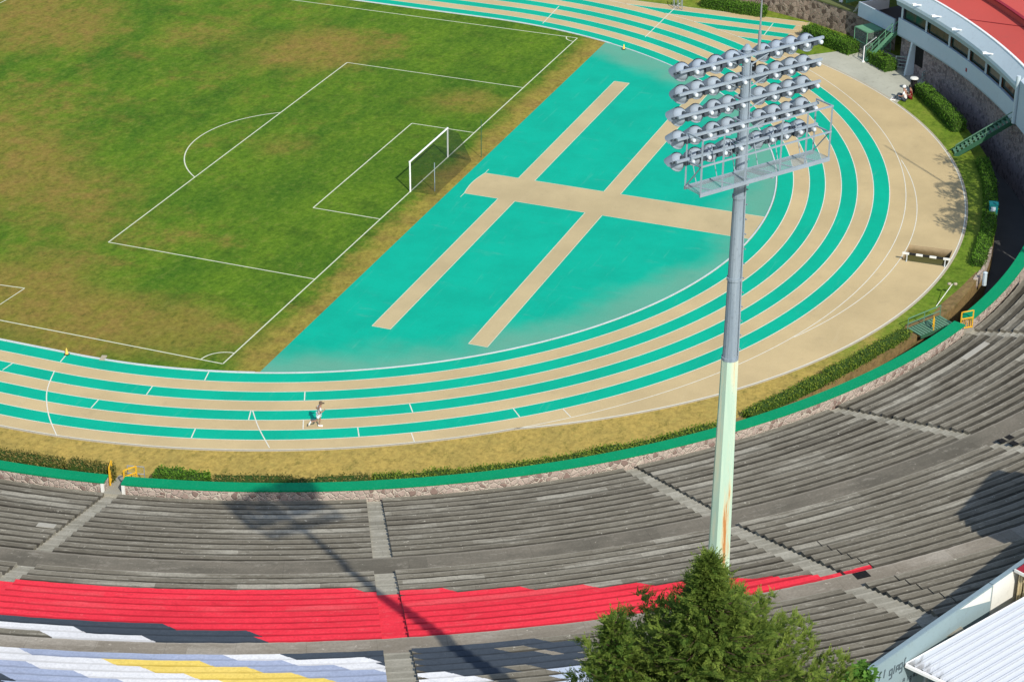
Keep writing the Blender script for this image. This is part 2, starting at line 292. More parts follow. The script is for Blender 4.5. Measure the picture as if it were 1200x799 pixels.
# ---------------------------------------------------------------- mesh builder
class MB:
    def __init__(s): s.v = []; s.f = []; s.mi = []; s.uvs = []; s.mats = []; s.tint = []
    def mat(s, m):
        if m not in s.mats: s.mats.append(m)
        return s.mats.index(m)
    def face(s, pts, m=None, uv=None, tint=None):
        b = len(s.v); s.v += [tuple(q) for q in pts]; s.f.append(tuple(range(b, b+len(pts))))
        s.mi.append(s.mat(m) if m is not None else 0); s.uvs.append(uv); s.tint.append(tint)
    def box(s, c, d, m=None, R=None):
        R = R or Matrix.Identity(3); c = Vector(c); x, y, z = d[0]/2, d[1]/2, d[2]/2
        P = [c + R @ Vector((i*x, j*y, k*z)) for i in (-1, 1) for j in (-1, 1) for k in (-1, 1)]
        for q in ((0, 1, 3, 2), (4, 6, 7, 5), (0, 4, 5, 1), (2, 3, 7, 6), (0, 2, 6, 4), (1, 5, 7, 3)): s.face([P[i] for i in q], m)
    def bar(s, p0, p1, w, h, m=None, up=(0, 0, 1)):
        p0 = Vector(p0); p1 = Vector(p1); d = (p1-p0); L = d.length; d.normalize(); u = Vector(up)
        if abs(d.dot(u)) > .98: u = Vector((1, 0, 0))
        y = u.cross(d).normalized(); z = d.cross(y)
        s.box((p0+p1)/2, (L, w, h), m, Matrix((d, y, z)).transposed())
    def tube(s, p0, p1, r0, r1=None, n=8, m=None, caps=True):
        r1 = r0 if r1 is None else r1
        p0 = Vector(p0); p1 = Vector(p1); d = (p1-p0).normalized(); u = Vector((0, 0, 1)) if abs(d.z) < .95 else Vector((1, 0, 0))
        x = u.cross(d).normalized(); y = d.cross(x)
        A = [p0 + (x*cos(2*pi*i/n) + y*sin(2*pi*i/n))*r0 for i in range(n)]; B = [p1 + (x*cos(2*pi*i/n) + y*sin(2*pi*i/n))*r1 for i in range(n)]
        for i in range(n): s.face([A[i], A[(i+1) % n], B[(i+1) % n], B[i]], m)
        if caps: s.face(A[::-1], m); s.face(B, m)
    def path(s, pts, r, n=6, m=None):
        for a, b in zip(pts[:-1], pts[1:]): s.tube(a, b, r, None, n, m)
    def lathe(s, prof, o, ax, n=14, m=None, arc=(0, 2*pi)):
        o = Vector(o); d = Vector(ax).normalized(); u = Vector((0, 0, 1)) if abs(d.z) < .95 else Vector((1, 0, 0))
        x = u.cross(d).normalized(); y = d.cross(x)
        full = abs(arc[1]-arc[0]-2*pi) < 1e-6
        rings = []
        for (r, h) in prof: rings.append([o + d*h + (x*cos(arc[0]+(arc[1]-arc[0])*i/n) + y*sin(arc[0]+(arc[1]-arc[0])*i/n))*r for i in range(n if full else n+1)])
        for a, b in zip(rings[:-1], rings[1:]):
            k = len(a)
            for i in range(k if full else k-1): s.face([a[i], a[(i+1) % k], b[(i+1) % k], b[i]], m)
    def prism(s, poly, z0, z1, m=None, mside=None, bottom=False):
        poly = [Vector((q[0], q[1], 0)) for q in poly]
        for t in tessellate_polygon([poly]): s.face([(poly[i].x, poly[i].y, z1) for i in t], m)
        if bottom:
            for t in tessellate_polygon([poly]): s.face([(poly[i].x, poly[i].y, z0) for i in t[::-1]], m)
        for a, b in zip(poly, poly[1:]+poly[:1]): s.face([(a.x, a.y, z0), (b.x, b.y, z0), (b.x, b.y, z1), (a.x, a.y, z1)], mside or m)
    def sheet(s, loops, z, m=None):
        L = [[Vector((q[0], q[1], 0)) for q in l] for l in loops]; flat = [q for l in L for q in l]
        for t in tessellate_polygon(L):
            a, b, c = (flat[i] for i in t)
            if (b-a).cross(c-a).z < 0: b, c = c, b
            s.face([(a.x, a.y, z), (b.x, b.y, z), (c.x, c.y, z)], m)
    def build(s, name, m=None, parent=None, smooth=False, loc=None, weld=False):
        me = bpy.data.meshes.new(name)
        off = Vector(loc) if loc is not None else Vector((0, 0, 0))
        if parent is not None and loc is None: off = parent.matrix_world.translation.copy() if False else Vector(parent.get('_at', (0, 0, 0)))
        me.from_pydata([(v[0]-off.x, v[1]-off.y, v[2]-off.z) for v in s.v], [], s.f)
        for mm in (s.mats or [m]): me.materials.append(M[mm] if isinstance(mm, str) else mm)
        if s.mats and m and len(s.mats) == 0: me.materials.append(M[m])
        me.polygons.foreach_set('material_index', s.mi)
        if any(u is not None for u in s.uvs):
            ul = me.uv_layers.new(name='UVMap'); i = 0; d = []
            for f, u in zip(s.f, s.uvs):
                for k in range(len(f)): d += list(u[k]) if u else [0, 0]
            ul.data.foreach_set('uv', d)
        if any(t is not None for t in s.tint):
            ca = me.color_attributes.new('tint', 'FLOAT_COLOR', 'CORNER'); d = []
            for f, t in zip(s.f, s.tint): d += [t or 0, t or 0, t or 0, 1]*len(f)
            ca.data.foreach_set('color', d)
        me.update()
        if smooth or weld:
            import bmesh
            b = bmesh.new(); b.from_mesh(me); bmesh.ops.remove_doubles(b, verts=b.verts, dist=0.0005)
            bmesh.ops.recalc_face_normals(b, faces=b.faces); b.to_mesh(me); b.free()
            if smooth: me.polygons.foreach_set('use_smooth', [True]*len(me.polygons))
        o = bpy.data.objects.new(name, me); COL.objects.link(o)
        if parent is not None: o.parent = parent
        elif loc is not None: o.location = off
        return o
def tag(o, label=None, cat=None, group=None, kind=None):
    if label: o['label'] = label
    if cat: o['category'] = cat
    if group: o['group'] = group
    if kind: o['kind'] = kind
    return o
def thing(name, at, label, cat, group=None):
    o = bpy.data.objects.new(name, None); COL.objects.link(o); o.location = at; o['_at'] = tuple(at); o.empty_display_size = 0.5
    return tag(o, label, cat, group)
def part(mb, name, m, parent, label=None, smooth=False):
    if not mb.mats: mb.mats = [m]
    return tag(mb.build(name, m, parent, smooth), label)
def single(mb, name, m, at, label, cat, group=None, smooth=False):
    if not mb.mats: mb.mats = [m]
    return tag(mb.build(name, m, None, smooth, at), label, cat, group)
def struct(mb, name, m):
    if not mb.mats: mb.mats = [m]
    return tag(mb.build(name, m), None, None, None, 'structure')
def sub(mb, name, m, partobj, at, smooth=False):
    """a sub-part: vertices given in world space, thing standing at 'at'"""
    if not mb.mats: mb.mats = [m]
    o = mb.build(name, m, None, smooth, at); o.location = (0, 0, 0); o.parent = partobj; return o
# ================================================================ SETTING
TC = (-0.15, 9.58); RK = 36.06; LW = 1.215; RO = RK+8*LW          # track bend
SC = (3.61, 9.35); R0 = 55.41                                      # terrace bend
def TP(R, deg): return (TC[0]+R*cos(radians(deg)), TC[1]+R*sin(radians(deg)))
def SP(o, deg, z=None):
    x, y = SC[0]+(R0+o)*cos(radians(deg)), SC[1]+(R0+o)*sin(radians(deg))
    return (x, y) if z is None else (x, y, z)
def arc(R, a, b, step=1.0, c=TC):
    n = max(2, int(abs(b-a)/step)+1); return [(c[0]+R*cos(radians(a+(b-a)*i/n)), c[1]+R*sin(radians(a+(b-a)*i/n))) for i in range(n+1)]
FAR = 150.0
b = MB(); b.sheet([[(-1500, -1500), (1500, -1500), (1500, 1500), (-1500, 1500)]], -2.6); g0 = struct(b, 'ditch_floor', 'ditch')
# level ground of the field, ending at the ditch in front of terraces and grandstand
EDGE = [(-195, -1.0), (-140, -1.0), (-134, -1.3), (-128, -1.9), (-120, -2.7), (-112, -2.6), (-104, -2.5), (-95, -2.8), (-88, -3.4), (-80, -3.9), (-73, -4.0), (-63, -4.7), (-57, -5.2), (-54.0, -4.7)]
def edge_o(t):
    for (a, u), (c, v) in zip(EDGE[:-1], EDGE[1:]):
        if a <= t <= c: return u+(v-u)*(t-a)/(c-a)
    return -1.0
pit = [(-1.84, -37.31), (-1.74, -40.5), (1.18, -40.36), (0.95, -37.28)]
outer = [SP(edge_o(t), t) for t in [x*0.5 for x in range(-390, -107)]]
outer += [(36.6, -30.5), (37.8, -29.0), (60, -34), (900, -300), (900, 900), (-900, 900), (-900, 40)]
b = MB(); b.sheet([outer, pit], 0.0, 'verge')
for p, q in zip(outer, outer[1:]+outer[:1]): b.face([(*p, -2.6), (*q, -2.6), (*q, 0), (*p, 0)], 'soil')
tag(b.build('field_ground'), kind='structure')
# bare earth along the lip of the ditch
b = MB()
for i in range(-262, -192):
    t, u = i*0.5, (i+1)*0.5
    w = lambda t: 0.35+1.15*max(0, sin(pi*(t+131)/36))*(0.75+0.5*mnoise.noise(Vector((t*.35, 0, 0))))
    b.face([SP(edge_o(t)-w(t), t, .006), SP(edge_o(t)-.001, t, .006), SP(edge_o(u)-.001, u, .006), SP(edge_o(u)-w(u), u, .006)])
struct(b, 'bare_earth', 'soil')
# pavement by the grandstand
pv = [tuple(G(*q)[:2]) for q in ((925, 68), (985, 60), (1004, 56), (1030, 56), (1060, 70), (1092, 82), (1086, 95), (1071, 105), (1053, 119), (1046, 125), (1000, 118), (940, 95))]
b = MB(); b.sheet([pv], 0.006); struct(b, 'pavement', 'pave')
# beige track bed: bend, straights, hurdle chute and water-jump bulge
C2 = (0.9, 0.82); R2 = 41.45
def track_outer():
    pts = [(-RO+TC[0], FAR), (-RO+TC[0], TC[1])]
    for i in range(0, 361):
        t = 180+i*0.5
        a = radians(t); d = (cos(a), sin(a))
        # ray from TC: outermost of lane circle and bulge circle
        ex, ey = TC[0]-C2[0], TC[1]-C2[1]; bq = ex*d[0]+ey*d[1]; cq = ex*ex+ey*ey-R2*R2; r2 = -bq+sqrt(max(0, bq*bq-cq))
        r = max(RO, r2)
        x, y = TC[0]+r*d[0], TC[1]+r*d[1]
        if x > 30 and y > -18.3:
            pts.append((TC[0]+RO, -18.3) if not pts or pts[-1][1] <= -18.3 or True else 0); break
        pts.append((x, y))
    return pts+[(TC[0]+RO, FAR)]
OUT = track_outer()
inner = [(TC[0]+RK, FAR)] + [(TC[0]+RK, TC[1])] + arc(RK, 0, -180, 1.0)[1:] + [(TC[0]-RK, FAR)]
b = MB(); b.sheet([OUT+inner, pit], 0.014, 'track')
tag(b.build('running_track'), kind='structure')
# green lanes on the bend (odd lanes), straights and the chute
b = MB()
def ring(b, r0, r1, a0, a1, z, m=None, step=1.0, c=TC):
    n = max(1, int(abs(a1-a0)/step)); 
    for i in range(n):
        s, t = radians(a0+(a1-a0)*i/n), radians(a0+(a1-a0)*(i+1)/n)
        b.face([(c[0]+r0*cos(s), c[1]+r0*sin(s), z), (c[0]+r1*cos(s), c[1]+r1*sin(s), z), (c[0]+r1*cos(t), c[1]+r1*sin(t), z), (c[0]+r0*cos(t), c[1]+r0*sin(t), z)], m)
for k in (0, 2, 4, 6):
    r0, r1 = RK+k*LW, RK+(k+1)*LW
    ring(b, r0, r1, -180, 0, 0.018)
    for sx in (-1, 1): b.sheet([[(TC[0]+sx*r0, TC[1]), (TC[0]+sx*r1, TC[1]), (TC[0]+sx*r1, FAR), (TC[0]+sx*r0, FAR)]], 0.018)
    # straight lane running on into the chute, seen only outside the bend's own lanes
    st = []
    for i in range(0, 57):
        y = TC[1]-i*0.5
        if y < -17.9: break
        xl = TC[0]+sqrt(max(0, RO*RO-(y-TC[1])**2))
        lo = max(TC[0]+r0, xl); hi = TC[0]+r1
        st.append((y, lo, hi))
    for (y0, l0, h0), (y1, l1, h1) in zip(st[:-1], st[1:]):
        if l0 < h0 or l1 < h1:
            b.face([(min(l0, h0), y0, .018), (h0, y0, .018), (h1, y1, .018), (min(l1, h1), y1, .018)])
struct(b, 'green_lanes', 'lane')
# white lines of the track
b = MB(); Z = 0.022
def stripe(b, pts, w, z=Z, m=None):
    for p, q in zip(pts[:-1], pts[1:]):
        d = Vector((q[0]-p[0], q[1]-p[1])); 
        if d.length < 1e-6: continue
        n = Vector((-d.y, d.x)).normalized()*w/2
        b.face([(p[0]-n.x, p[1]-n.y, z), (q[0]-n.x, q[1]-n.y, z), (q[0]+n.x, q[1]+n.y, z), (p[0]+n.x, p[1]+n.y, z)], m)
for k in range(1, 9):
    r = RK+k*LW
    ring(b, r-.03, r+.03, -180, 0, Z)
    for sx in (-1, 1): stripe(b, [(TC[0]+sx*r, TC[1]), (TC[0]+sx*r, FAR)], .06)
    y0 = TC[1]-sqrt(max(0, RO*RO-r*r))
    if y0 > -17.9: stripe(b, [(TC[0]+r, y0), (TC[0]+r, -17.9)], .06)
ring(b, 36.03, 36.09, -117, -63, Z, c=(0.0, -1.17))                # steeplechase line
mid = OUT[2:-2]
stripe(b, [((1-.05/hypot(x-TC[0], y-TC[1]))*(x-TC[0])+TC[0], (1-.05/hypot(x-TC[0], y-TC[1]))*(y-TC[1])+TC[1]) for x, y in mid], .08)
def tick(lane, ang, skew=0.0):
    r0, r1 = RK+(lane-1)*LW+.05, RK+lane*LW-.05; stripe(b, [TP(r0, ang-skew), TP(r1, ang+skew)], .07, Z+.004)
for lane, ang in ((1, -165.1), (3, -169.7), (5, -173.5), (7, -163.9), (3, -155.2), (5, -159.8), (6, -155.2), (5, -146), (7, -137.8), (7, -150.8), (8, -146.7), (8, -134.1), (3, 175.5)): tick(lane, ang)
stripe(b, [(-36.2, 10.05), (-37.35, 9.86)], .07, Z+.004)
def curve(pts):                                                     # smooth through survey points
    out = []
    for i in range(len(pts)-1):
        p0, p1, p2, p3 = pts[max(0, i-1)], pts[i], pts[i+1], pts[min(len(pts)-1, i+2)]
        for j in range(6):
            t = j/6; out.append(tuple(.5*(2*p1[k]+(p2[k]-p0[k])*t+(2*p0[k]-5*p1[k]+4*p2[k]-p3[k])*t*t+(3*p1[k]-p0[k]-3*p2[k]+p3[k])*t**3) for k in (0, 1)))
    return out+[pts[-1]]
stripe(b, curve([(-38.55, 9.55), (-41.12, 8.51), (-43.64, 6.81), (-45.73, 4.92)]), .07, Z+.004)
stripe(b, curve([(-38.49, -4.63), (-40.27, -5.96), (-42.25, -7.72)]), .07, Z+.004)
for (p, q) in (((655, 8), (636, 28)), ((797, 4), (756, 44)), ((906, 28), (895, 42))): stripe(b, [tuple(G(*p)[:2]), tuple(G(*q)[:2])], .07, Z+.004)
struct(b, 'track_lines', 'line')
# inner kerb and outer edging as low real upstands
b = MB()
def upstand(b, pts, w, z, m=None):
    for p, q in zip(pts[:-1], pts[1:]):
        d = Vector((q[0]-p[0], q[1]-p[1])); n = Vector((-d.y, d.x)).normalized()*w/2
        P = [(p[0]-n.x, p[1]-n.y), (q[0]-n.x, q[1]-n.y), (q[0]+n.x, q[1]+n.y), (p[0]+n.x, p[1]+n.y)]
        b.face([(*x, z) for x in P], m)
        b.face([(*P[0], 0), (*P[1], 0), (*P[1], z), (*P[0], z)], m); b.face([(*P[2], 0), (*P[3], 0), (*P[3], z), (*P[2], z)], m)
RKE = RK-.09
kpts = [(TC[0]-RKE, FAR), (TC[0]-RKE, TC[1])] + arc(RKE, 180, 199.6, 1.0)[1:]; upstand(b, kpts, .17, .065)
upstand(b, arc(RKE, 199.6, 339, 1.0), .11, .05)
upstand(b, arc(RKE, 339, 360, 1.0)+[(TC[0]+RKE, FAR)], .17, .065)
struct(b, 'track_kerb', 'kerb')
b = MB(); upstand(b, [((1+.07/hypot(x-TC[0], y-TC[1]))*(x-TC[0])+TC[0], (1+.07/hypot(x-TC[0], y-TC[1]))*(y-TC[1])+TC[1]) for x, y in OUT[1:-1]], .14, .03); struct(b, 'track_edging', 'edging')
# turf apron inside the bend and runways
YA = -2.72
aa = math.degrees(math.asin((YA-TC[1])/(RK-.14)))
ap = arc(RK-.14, -180-aa, aa, 1.0)
b = MB(); b.sheet([ap], 0.010); struct(b, 'turf_apron', 'turf')
b = MB()
RW = [(-25.22, -8.02, 24.55, -6.68), (-25.22, -14.98, 24.7, -13.64)]
for x0, y0, x1, y1 in RW:
    for u, v in ((x0, -2.42), (1.79, x1)): b.sheet([[(u, y0), (v, y0), (v, y1), (u, y1)]], 0.014)
yk = lambda x: TC[1]-sqrt((RK-.14)**2-(x-TC[0])**2)
cr = [(-2.42, yk(-2.42)), (1.79, yk(1.79)), (1.79, -3.92)] + [(1.79-4.21*i/10, -3.92+.22*sin(pi*i/10)) for i in range(1, 10)] + [(-2.42, -3.92)]
b.sheet([cr], 0.014); struct(b, 'runways', 'runway')
b = MB()
for x0, y0, x1, y1 in RW:
    for y in (y0, y1):
        stripe(b, [(x0, y), (-2.42, y)], .05, .018); stripe(b, [(1.79, y), (x1, y)], .05, .018)
    stripe(b, [(x0, y0), (x0, y1)], .05, .018); stripe(b, [(x1, y0), (x1, y1)], .05, .018)
ys = [-3.92, -6.68, -8.02, -13.64, -14.98, yk(0)+.05]
for x in (-2.42, 1.79):
    for i in (0, 2, 4): stripe(b, [(x, ys[i]), (x, ys[i+1])], .05, .018)
stripe(b, [(1.79-4.21*i/10, -3.92+.22*sin(pi*i/10)) for i in range(0, 11)], .06, .018)
stripe(b, [(1.79, -3.92), (2.55, -3.92)], .05, .018); stripe(b, [(-2.42, -3.92), (-3.2, -3.92)], .05, .018)
# take-off boards
struct(b, 'runway_lines', 'chalk')
# pitch
aa2 = math.degrees(math.asin((YA-TC[1])/(RK-.19)))
pg = [(-RK+.19+TC[0], FAR), (-RK+.19+TC[0], TC[1])]+arc(RK-.19, 180, 180-aa2, 1.0)[1:]+arc(RK-.19, aa2, 0, 1.0)+[(RK-.19+TC[0], FAR)]
b = MB(); b.sheet([pg], 0.012); struct(b, 'pitch_grass', 'pitch')
b = MB(); LWD = .095; zl = .016
PX_ = 33.7
stripe(b, [(-PX_, 0), (PX_, 0)], LWD, zl); stripe(b, [(-PX_, 0), (-PX_, FAR)], LWD, zl); stripe(b, [(PX_, 0), (PX_, FAR)], LWD, zl)
for hw, d in ((20.16, 16.5), (9.16, 5.5)):
    stripe(b, [(-hw, 0), (-hw, d)], LWD, zl+.004); stripe(b, [(hw, 0), (hw, d)], LWD, zl+.004); stripe(b, [(-hw, d), (hw, d)], LWD, zl)
a0 = math.degrees(math.asin(5.5/9.15)); stripe(b, arc(9.15, a0, 180-a0, 4, (0, 11)), LWD, zl+.004)
stripe(b, arc(1.6, 0, 90, 8, (-PX_, 0)), LWD, zl+.004); stripe(b, arc(1.0, 90, 180, 8, (PX_, 0)), LWD, zl+.004)
q0, q1, q2 = G(0, 334), G(29, 338), G(0, 357)
stripe(b, [tuple(q0[:2]), tuple(q1[:2])], .09, zl); stripe(b, [tuple(q1[:2]), tuple(q2[:2])], .07, zl)
stripe(b, [tuple(G(0, 4)[:2]), tuple(G(8, 0)[:2])], .08, zl)
struct(b, 'pitch_lines', 'chalk')
a = N('graded_pit_wall'); p = a.pos(); n_ = a.noise(p, 1.6, 5, .65); z_ = a.math('ADD', a.sep(p)[2], a.math('MULTIPLY', a.math('SUBTRACT', n_, .5), .5))
a.col(a.mix(a.ramp(z_, -.55, -.05), (0.13, 0.095, 0.045), (0.42, 0.32, 0.185))).rough(.8); M['pitwall'] = a.m  # pit wall colour, darker towards the bottom
# water-jump pit: steep near wall, floor rising to the far side, murky water
b = MB(); zn, zf = -0.85, -0.28
A_, B_, C_, D_ = pit
b.face([(*A_, zn), (*B_, zn), (*C_, zn), (*D_, zn)], 'pitwall')
for p, q in ((A_, B_), (B_, C_), (C_, D_), (D_, A_)): b.face([(*p, zn), (*q, zn), (*q, .014), (*p, .014)], 'pitwall')
b.face([(*A_, -.62), (*B_, -.62), (*C_, -.62), (*D_, -.62)], 'water')
tag(b.build('water_jump_pit'), kind='structure')

# ================================================================ CONCRETE TERRACES
PAINT = {'RED':[(-169.73,16.23),(-168.39,15.91),(-167.44,15.83),(-154.46,15.88),(-152.96,16.46),(-152.81,17.02),(-152.25,17.17),(-152.04,16.47),(-150.59,16.68),(-149.97,17.3),(-147.87,17.52),(-147.12,18.12),(-145.28,18.35),(-144.86,18.98),(-143.13,19.41),(-142.9,19.94),(-141.6,20.25),(-140.1,20.92),(-139.26,22.02),(-138.5,22.19),(-138.44,22.69),(-137.59,23.0),(-137.11,23.34),(-136.7,23.34),(-136.72,23.79),(-135.2,23.63),(-135.24,24.11),(-135.39,24.44),(-137.01,24.56),(-138.36,24.63),(-140.19,24.32),(-143.22,24.2),(-147.49,23.94),(-152.06,24.47),(-152.44,24.53),(-152.92,24.53),(-154.42,24.22),(-156.89,24.08),(-157.3,23.39),(-157.47,22.57),(-159.53,22.45),(-160.67,21.68),(-161.04,21.59),(-166.25,21.75),(-166.55,21.72),(-167.74,21.92)],'NAVY1':[(-167.74,21.92),(-166.55,21.72),(-161.04,21.59),(-160.67,21.68),(-159.53,22.45),(-157.47,22.57),(-157.3,23.39),(-156.89,24.08),(-158.67,24.06),(-160.73,24.0),(-163.95,24.07),(-165.67,22.64),(-167.62,22.29)],'WHITE1':[(-167.7,22.05),(-166.48,21.94),(-165.74,22.39),(-164.01,22.41),(-162.76,23.24),(-161.26,23.28),(-160.72,23.98),(-163.61,24.03),(-163.97,23.96),(-164.95,23.39),(-166.04,23.51),(-167.18,23.71)],'BLUE':[(-166.65,25.52),(-165.51,25.5),(-162.73,25.22),(-159.84,25.12),(-157.16,25.38),(-154.41,25.63),(-152.82,25.65),(-152.69,33.7),(-164.46,33.84)],'WHITE2':[(-166.6,25.7),(-165.03,25.53),(-164.57,26.02),(-163.55,26.1),(-162.86,26.61),(-161.79,26.78),(-161.34,27.47),(-160.53,27.61),(-160.09,28.19),(-159.12,28.49),(-158.65,29.08),(-157.91,29.45),(-157.48,30.17),(-160.32,30.25),(-161.13,29.28),(-161.88,29.15),(-162.55,28.44),(-163.32,28.35),(-164.09,27.69),(-164.95,27.7),(-166.0,27.81)],'YELLOW':[(-163.35,26.08),(-161.04,26.04),(-160.43,26.6),(-158.67,26.81),(-158.33,27.5),(-157.14,27.66),(-156.74,28.36),(-155.69,28.61),(-155.48,29.29),(-154.65,29.67),(-154.39,30.55),(-157.48,30.17),(-157.91,29.45),(-158.65,29.08),(-159.12,28.49),(-160.09,28.19),(-160.53,27.61),(-161.34,27.47),(-161.79,26.78),(-162.86,26.61)],'WHITE3':[(-159.84,25.12),(-159.23,25.42),(-158.59,25.46),(-156.5,25.51),(-156.11,26.0),(-154.47,26.36),(-153.33,26.93),(-153.34,27.6),(-153.08,27.84),(-152.77,29.01),(-152.79,29.61),(-153.22,28.52),(-153.99,28.41),(-154.41,27.76),(-155.33,27.22),(-156.4,26.72),(-156.9,26.11),(-157.94,25.99),(-158.81,25.5),(-159.51,25.38)],'NAVY2':[(-156.5,25.47),(-154.41,25.58),(-152.82,25.65),(-152.73,29.27),(-152.77,29.01),(-153.08,27.84),(-153.34,27.6),(-153.33,26.93),(-154.47,26.36),(-156.11,26.0)],'NAVY3':[(-165.78,28.62),(-164.63,28.98),(-164.25,29.72),(-163.72,31.93),(-164.84,32.26)],'NAVY4':[(-152.11,25.46),(-149.98,25.44),(-148.01,25.64),(-147.81,26.06),(-146.94,26.27),(-146.73,26.66),(-146.64,28.08),(-146.87,28.76),(-147.01,29.6),(-148.41,30.36),(-148.58,30.13),(-148.6,29.5),(-150.0,29.85),(-150.23,30.38),(-150.89,30.17),(-151.07,29.61),(-151.82,29.36),(-152.1,28.89)],'BARE1':[(-149.29,26.83),(-148.34,26.87),(-148.17,27.63),(-149.23,27.51)],'BARE2':[(-148.69,27.9),(-147.78,27.78),(-147.64,28.25),(-148.41,28.43)],'WHITE4':[(-152.1,28.89),(-151.82,29.36),(-151.07,29.61),(-150.89,30.17),(-150.22,30.31),(-150.44,32.78),(-152.11,32.17)],'PALE5':[(-148.12,30.5),(-147.14,30.42),(-147.01,34.16),(-148.28,33.44)]}
ORDER = ['RED', 'NAVY1', 'WHITE1', 'BLUE', 'WHITE2', 'YELLOW', 'WHITE3', 'NAVY2', 'NAVY3', 'NAVY4', 'BARE1', 'BARE2', 'WHITE4', 'PALE5']
MATOF = dict(RED='RED', NAVY1='NAVY', WHITE1='WHITE', BLUE='BLUE', WHITE2='WHITE', YELLOW='YELLOW', WHITE3='WHITE', NAVY2='NAVY', NAVY3='NAVY', NAVY4='NAVY', BARE1='stand', BARE2='walk', WHITE4='WHITE', PALE5='PALE')
def inside(poly, x, y):
    c = False; j = len(poly)-1
    for i in range(len(poly)):
        xi, yi = poly[i]; xj, yj = poly[j]
        if (yi > y) != (yj > y) and x < (xj-xi)*(y-yi)/(yj-yi)+xi: c = not c
        j = i
    return c
BB = {k: (min(q[0] for q in v), max(q[0] for q in v), min(q[1] for q in v), max(q[1] for q in v)) for k, v in PAINT.items()}
def paint_at(t, o):
    for k in reversed(ORDER):
        x0, x1, y0, y1 = BB[k]
        if x0 <= t <= x1 and y0 <= o <= y1 and inside(PAINT[k], t, o): return MATOF[k]
    return None
ROWS = []
for t_, n_, o, d_, z, h_ in ((0, 12, .3, .904, .45, .2475), (10, 1, 11.148, 1.712, 3.43, 0), (1, 12, 12.86, .941, 3.76, .305), (11, 1, 24.152, 1.35, 7.42, 0), (2, 13, 25.502, .93, 7.74, .325)):
    for i in range(n_): ROWS.append((t_, o, o+d_, z)); o += d_; z += h_
OEND = o; ZEND = z
# rim line (the outer wall cuts the bowl off on the right)
RN = Vector((.397, .918)); RD = -71.65
def rim_o(t):
    """largest offset on the ray at angle t that is still inside the rim wall"""
    d = Vector((cos(radians(t)), sin(radians(t)))); k = RN.dot(d)
    if k >= -0.05: return OEND
    return min(OEND, (RD+.25-RN.dot(Vector(SC)))/k-R0)
AISLES = [-183.8, -168.25, -152.6, -136.8, -121.45, -106.15]; AH = .46
stand = thing('concrete_terraces', SP(0, -150, 0), 'curved bowl of dark weathered concrete terraces with red, white, blue and yellow painted rows', 'terraces')
def jit(t, ri): return .030*mnoise.noise(Vector((t*1.7, ri*3.1, 0)))+.022*mnoise.noise(Vector((t*6.0, ri*5.3, 2)))-.012*(mnoise.noise(Vector((t*14.0, ri*7.7, 5))) > .45)*-1
def row_mesh(b, t0, t1, ri, base, painted=True, m0='stand', zoff=0.0, split=1, caps=True):
    tt, of, ob, z = ROWS[ri]; z += zoff
    zn = ROWS[ri-1][3]+zoff if ri else -.4
    mp = ('walk2' if tt == 10 else 'walk') if tt >= 10 and m0 == 'stand' else m0
    near = painted and tt in (1, 2) and t1 < -131
    K = 13 if near else 1
    st = .04 if near else 1.0
    n = max(1, int(round((t1-t0)/st)))
    ts = [t0+(t1-t0)*i/n for i in range(n+1)]
    for k in range(K):
        f0, f1 = k/K, (k+1)/K
        if K > 1: f0, f1 = k*.04, (k+1)*.04 if k < 12 else 1.0
        oa, oz = of+(ob-of)*f0, of+(ob-of)*f1
        run = None; rs = t0
        def flush(m, a, c):
            seg = max(1, int(math.ceil((c-a)/.25-1e-6)))
            for i in range(seg):
                u, v = a+(c-a)*i/seg, a+(c-a)*(i+1)/seg
                ru, rv = rim_o(u), rim_o(v)
                if oa >= min(ru, rv)-.02: continue
                eu, ev = min(oz, ru), min(oz, rv)
                s = pi/180*(R0+of)
                ja, jb = (jit(u, ri), jit(v, ri)) if k == 0 else (0, 0)
                b.face([SP(oa+ja, u, z), SP(eu, u, z), SP(ev, v, z), SP(oa+jb, v, z)][::-1], m, [(u*s, ri+f0), (u*s, ri+min(.999, f0+(eu-oa)/(ob-of))), (v*s, ri+min(.999, f0+(ev-oa)/(ob-of))), (v*s, ri+f0)][::-1])
                if k == 0: b.face([SP(of+ja, u, zn), SP(of+ja, u, z), SP(of+jb, v, z), SP(of+jb, v, zn)], m, [(u*s, ri+.2)]*4)
        for i in range(n):
            tm = (ts[i]+ts[i+1])/2
            m = mp
            if near:
                fr = min(1, (f0+min(f1, .52))/2/.5)
                m = paint_at(tm-(.55*(fr-.5) if tm < -141 else 0), of+((ob-of)*.5 if tm < -141 else (ob-of)*fr)) or mp
            if m != run:
                if run is not None: flush(run, rs, ts[i])
                run, rs = m, ts[i]
        flush(run, rs, t1)
    if caps:
        for t, sgn in ((t0, 1), (t1, -1)):
            e = min(ob, rim_o(t), rim_o(t+1.0*sgn))
            if e > of:
                P = [SP(of, t, z-.75), SP(e, t, z-.75), SP(e, t, z), SP(of, t, z)]
                b.face(P if sgn > 0 else P[::-1], mp, [(0, ri+.2)]*4)
SECT = []
ed = [-190]+[x for a_ in AISLES for x in (a_-AH, a_+AH)]+[-96.5]
secs = [(ed[i], ed[i+1]) for i in range(0, len(ed), 2)]
nr = len(ROWS)
tiers = [range(0, 12), range(13, 25), range(26, nr)]
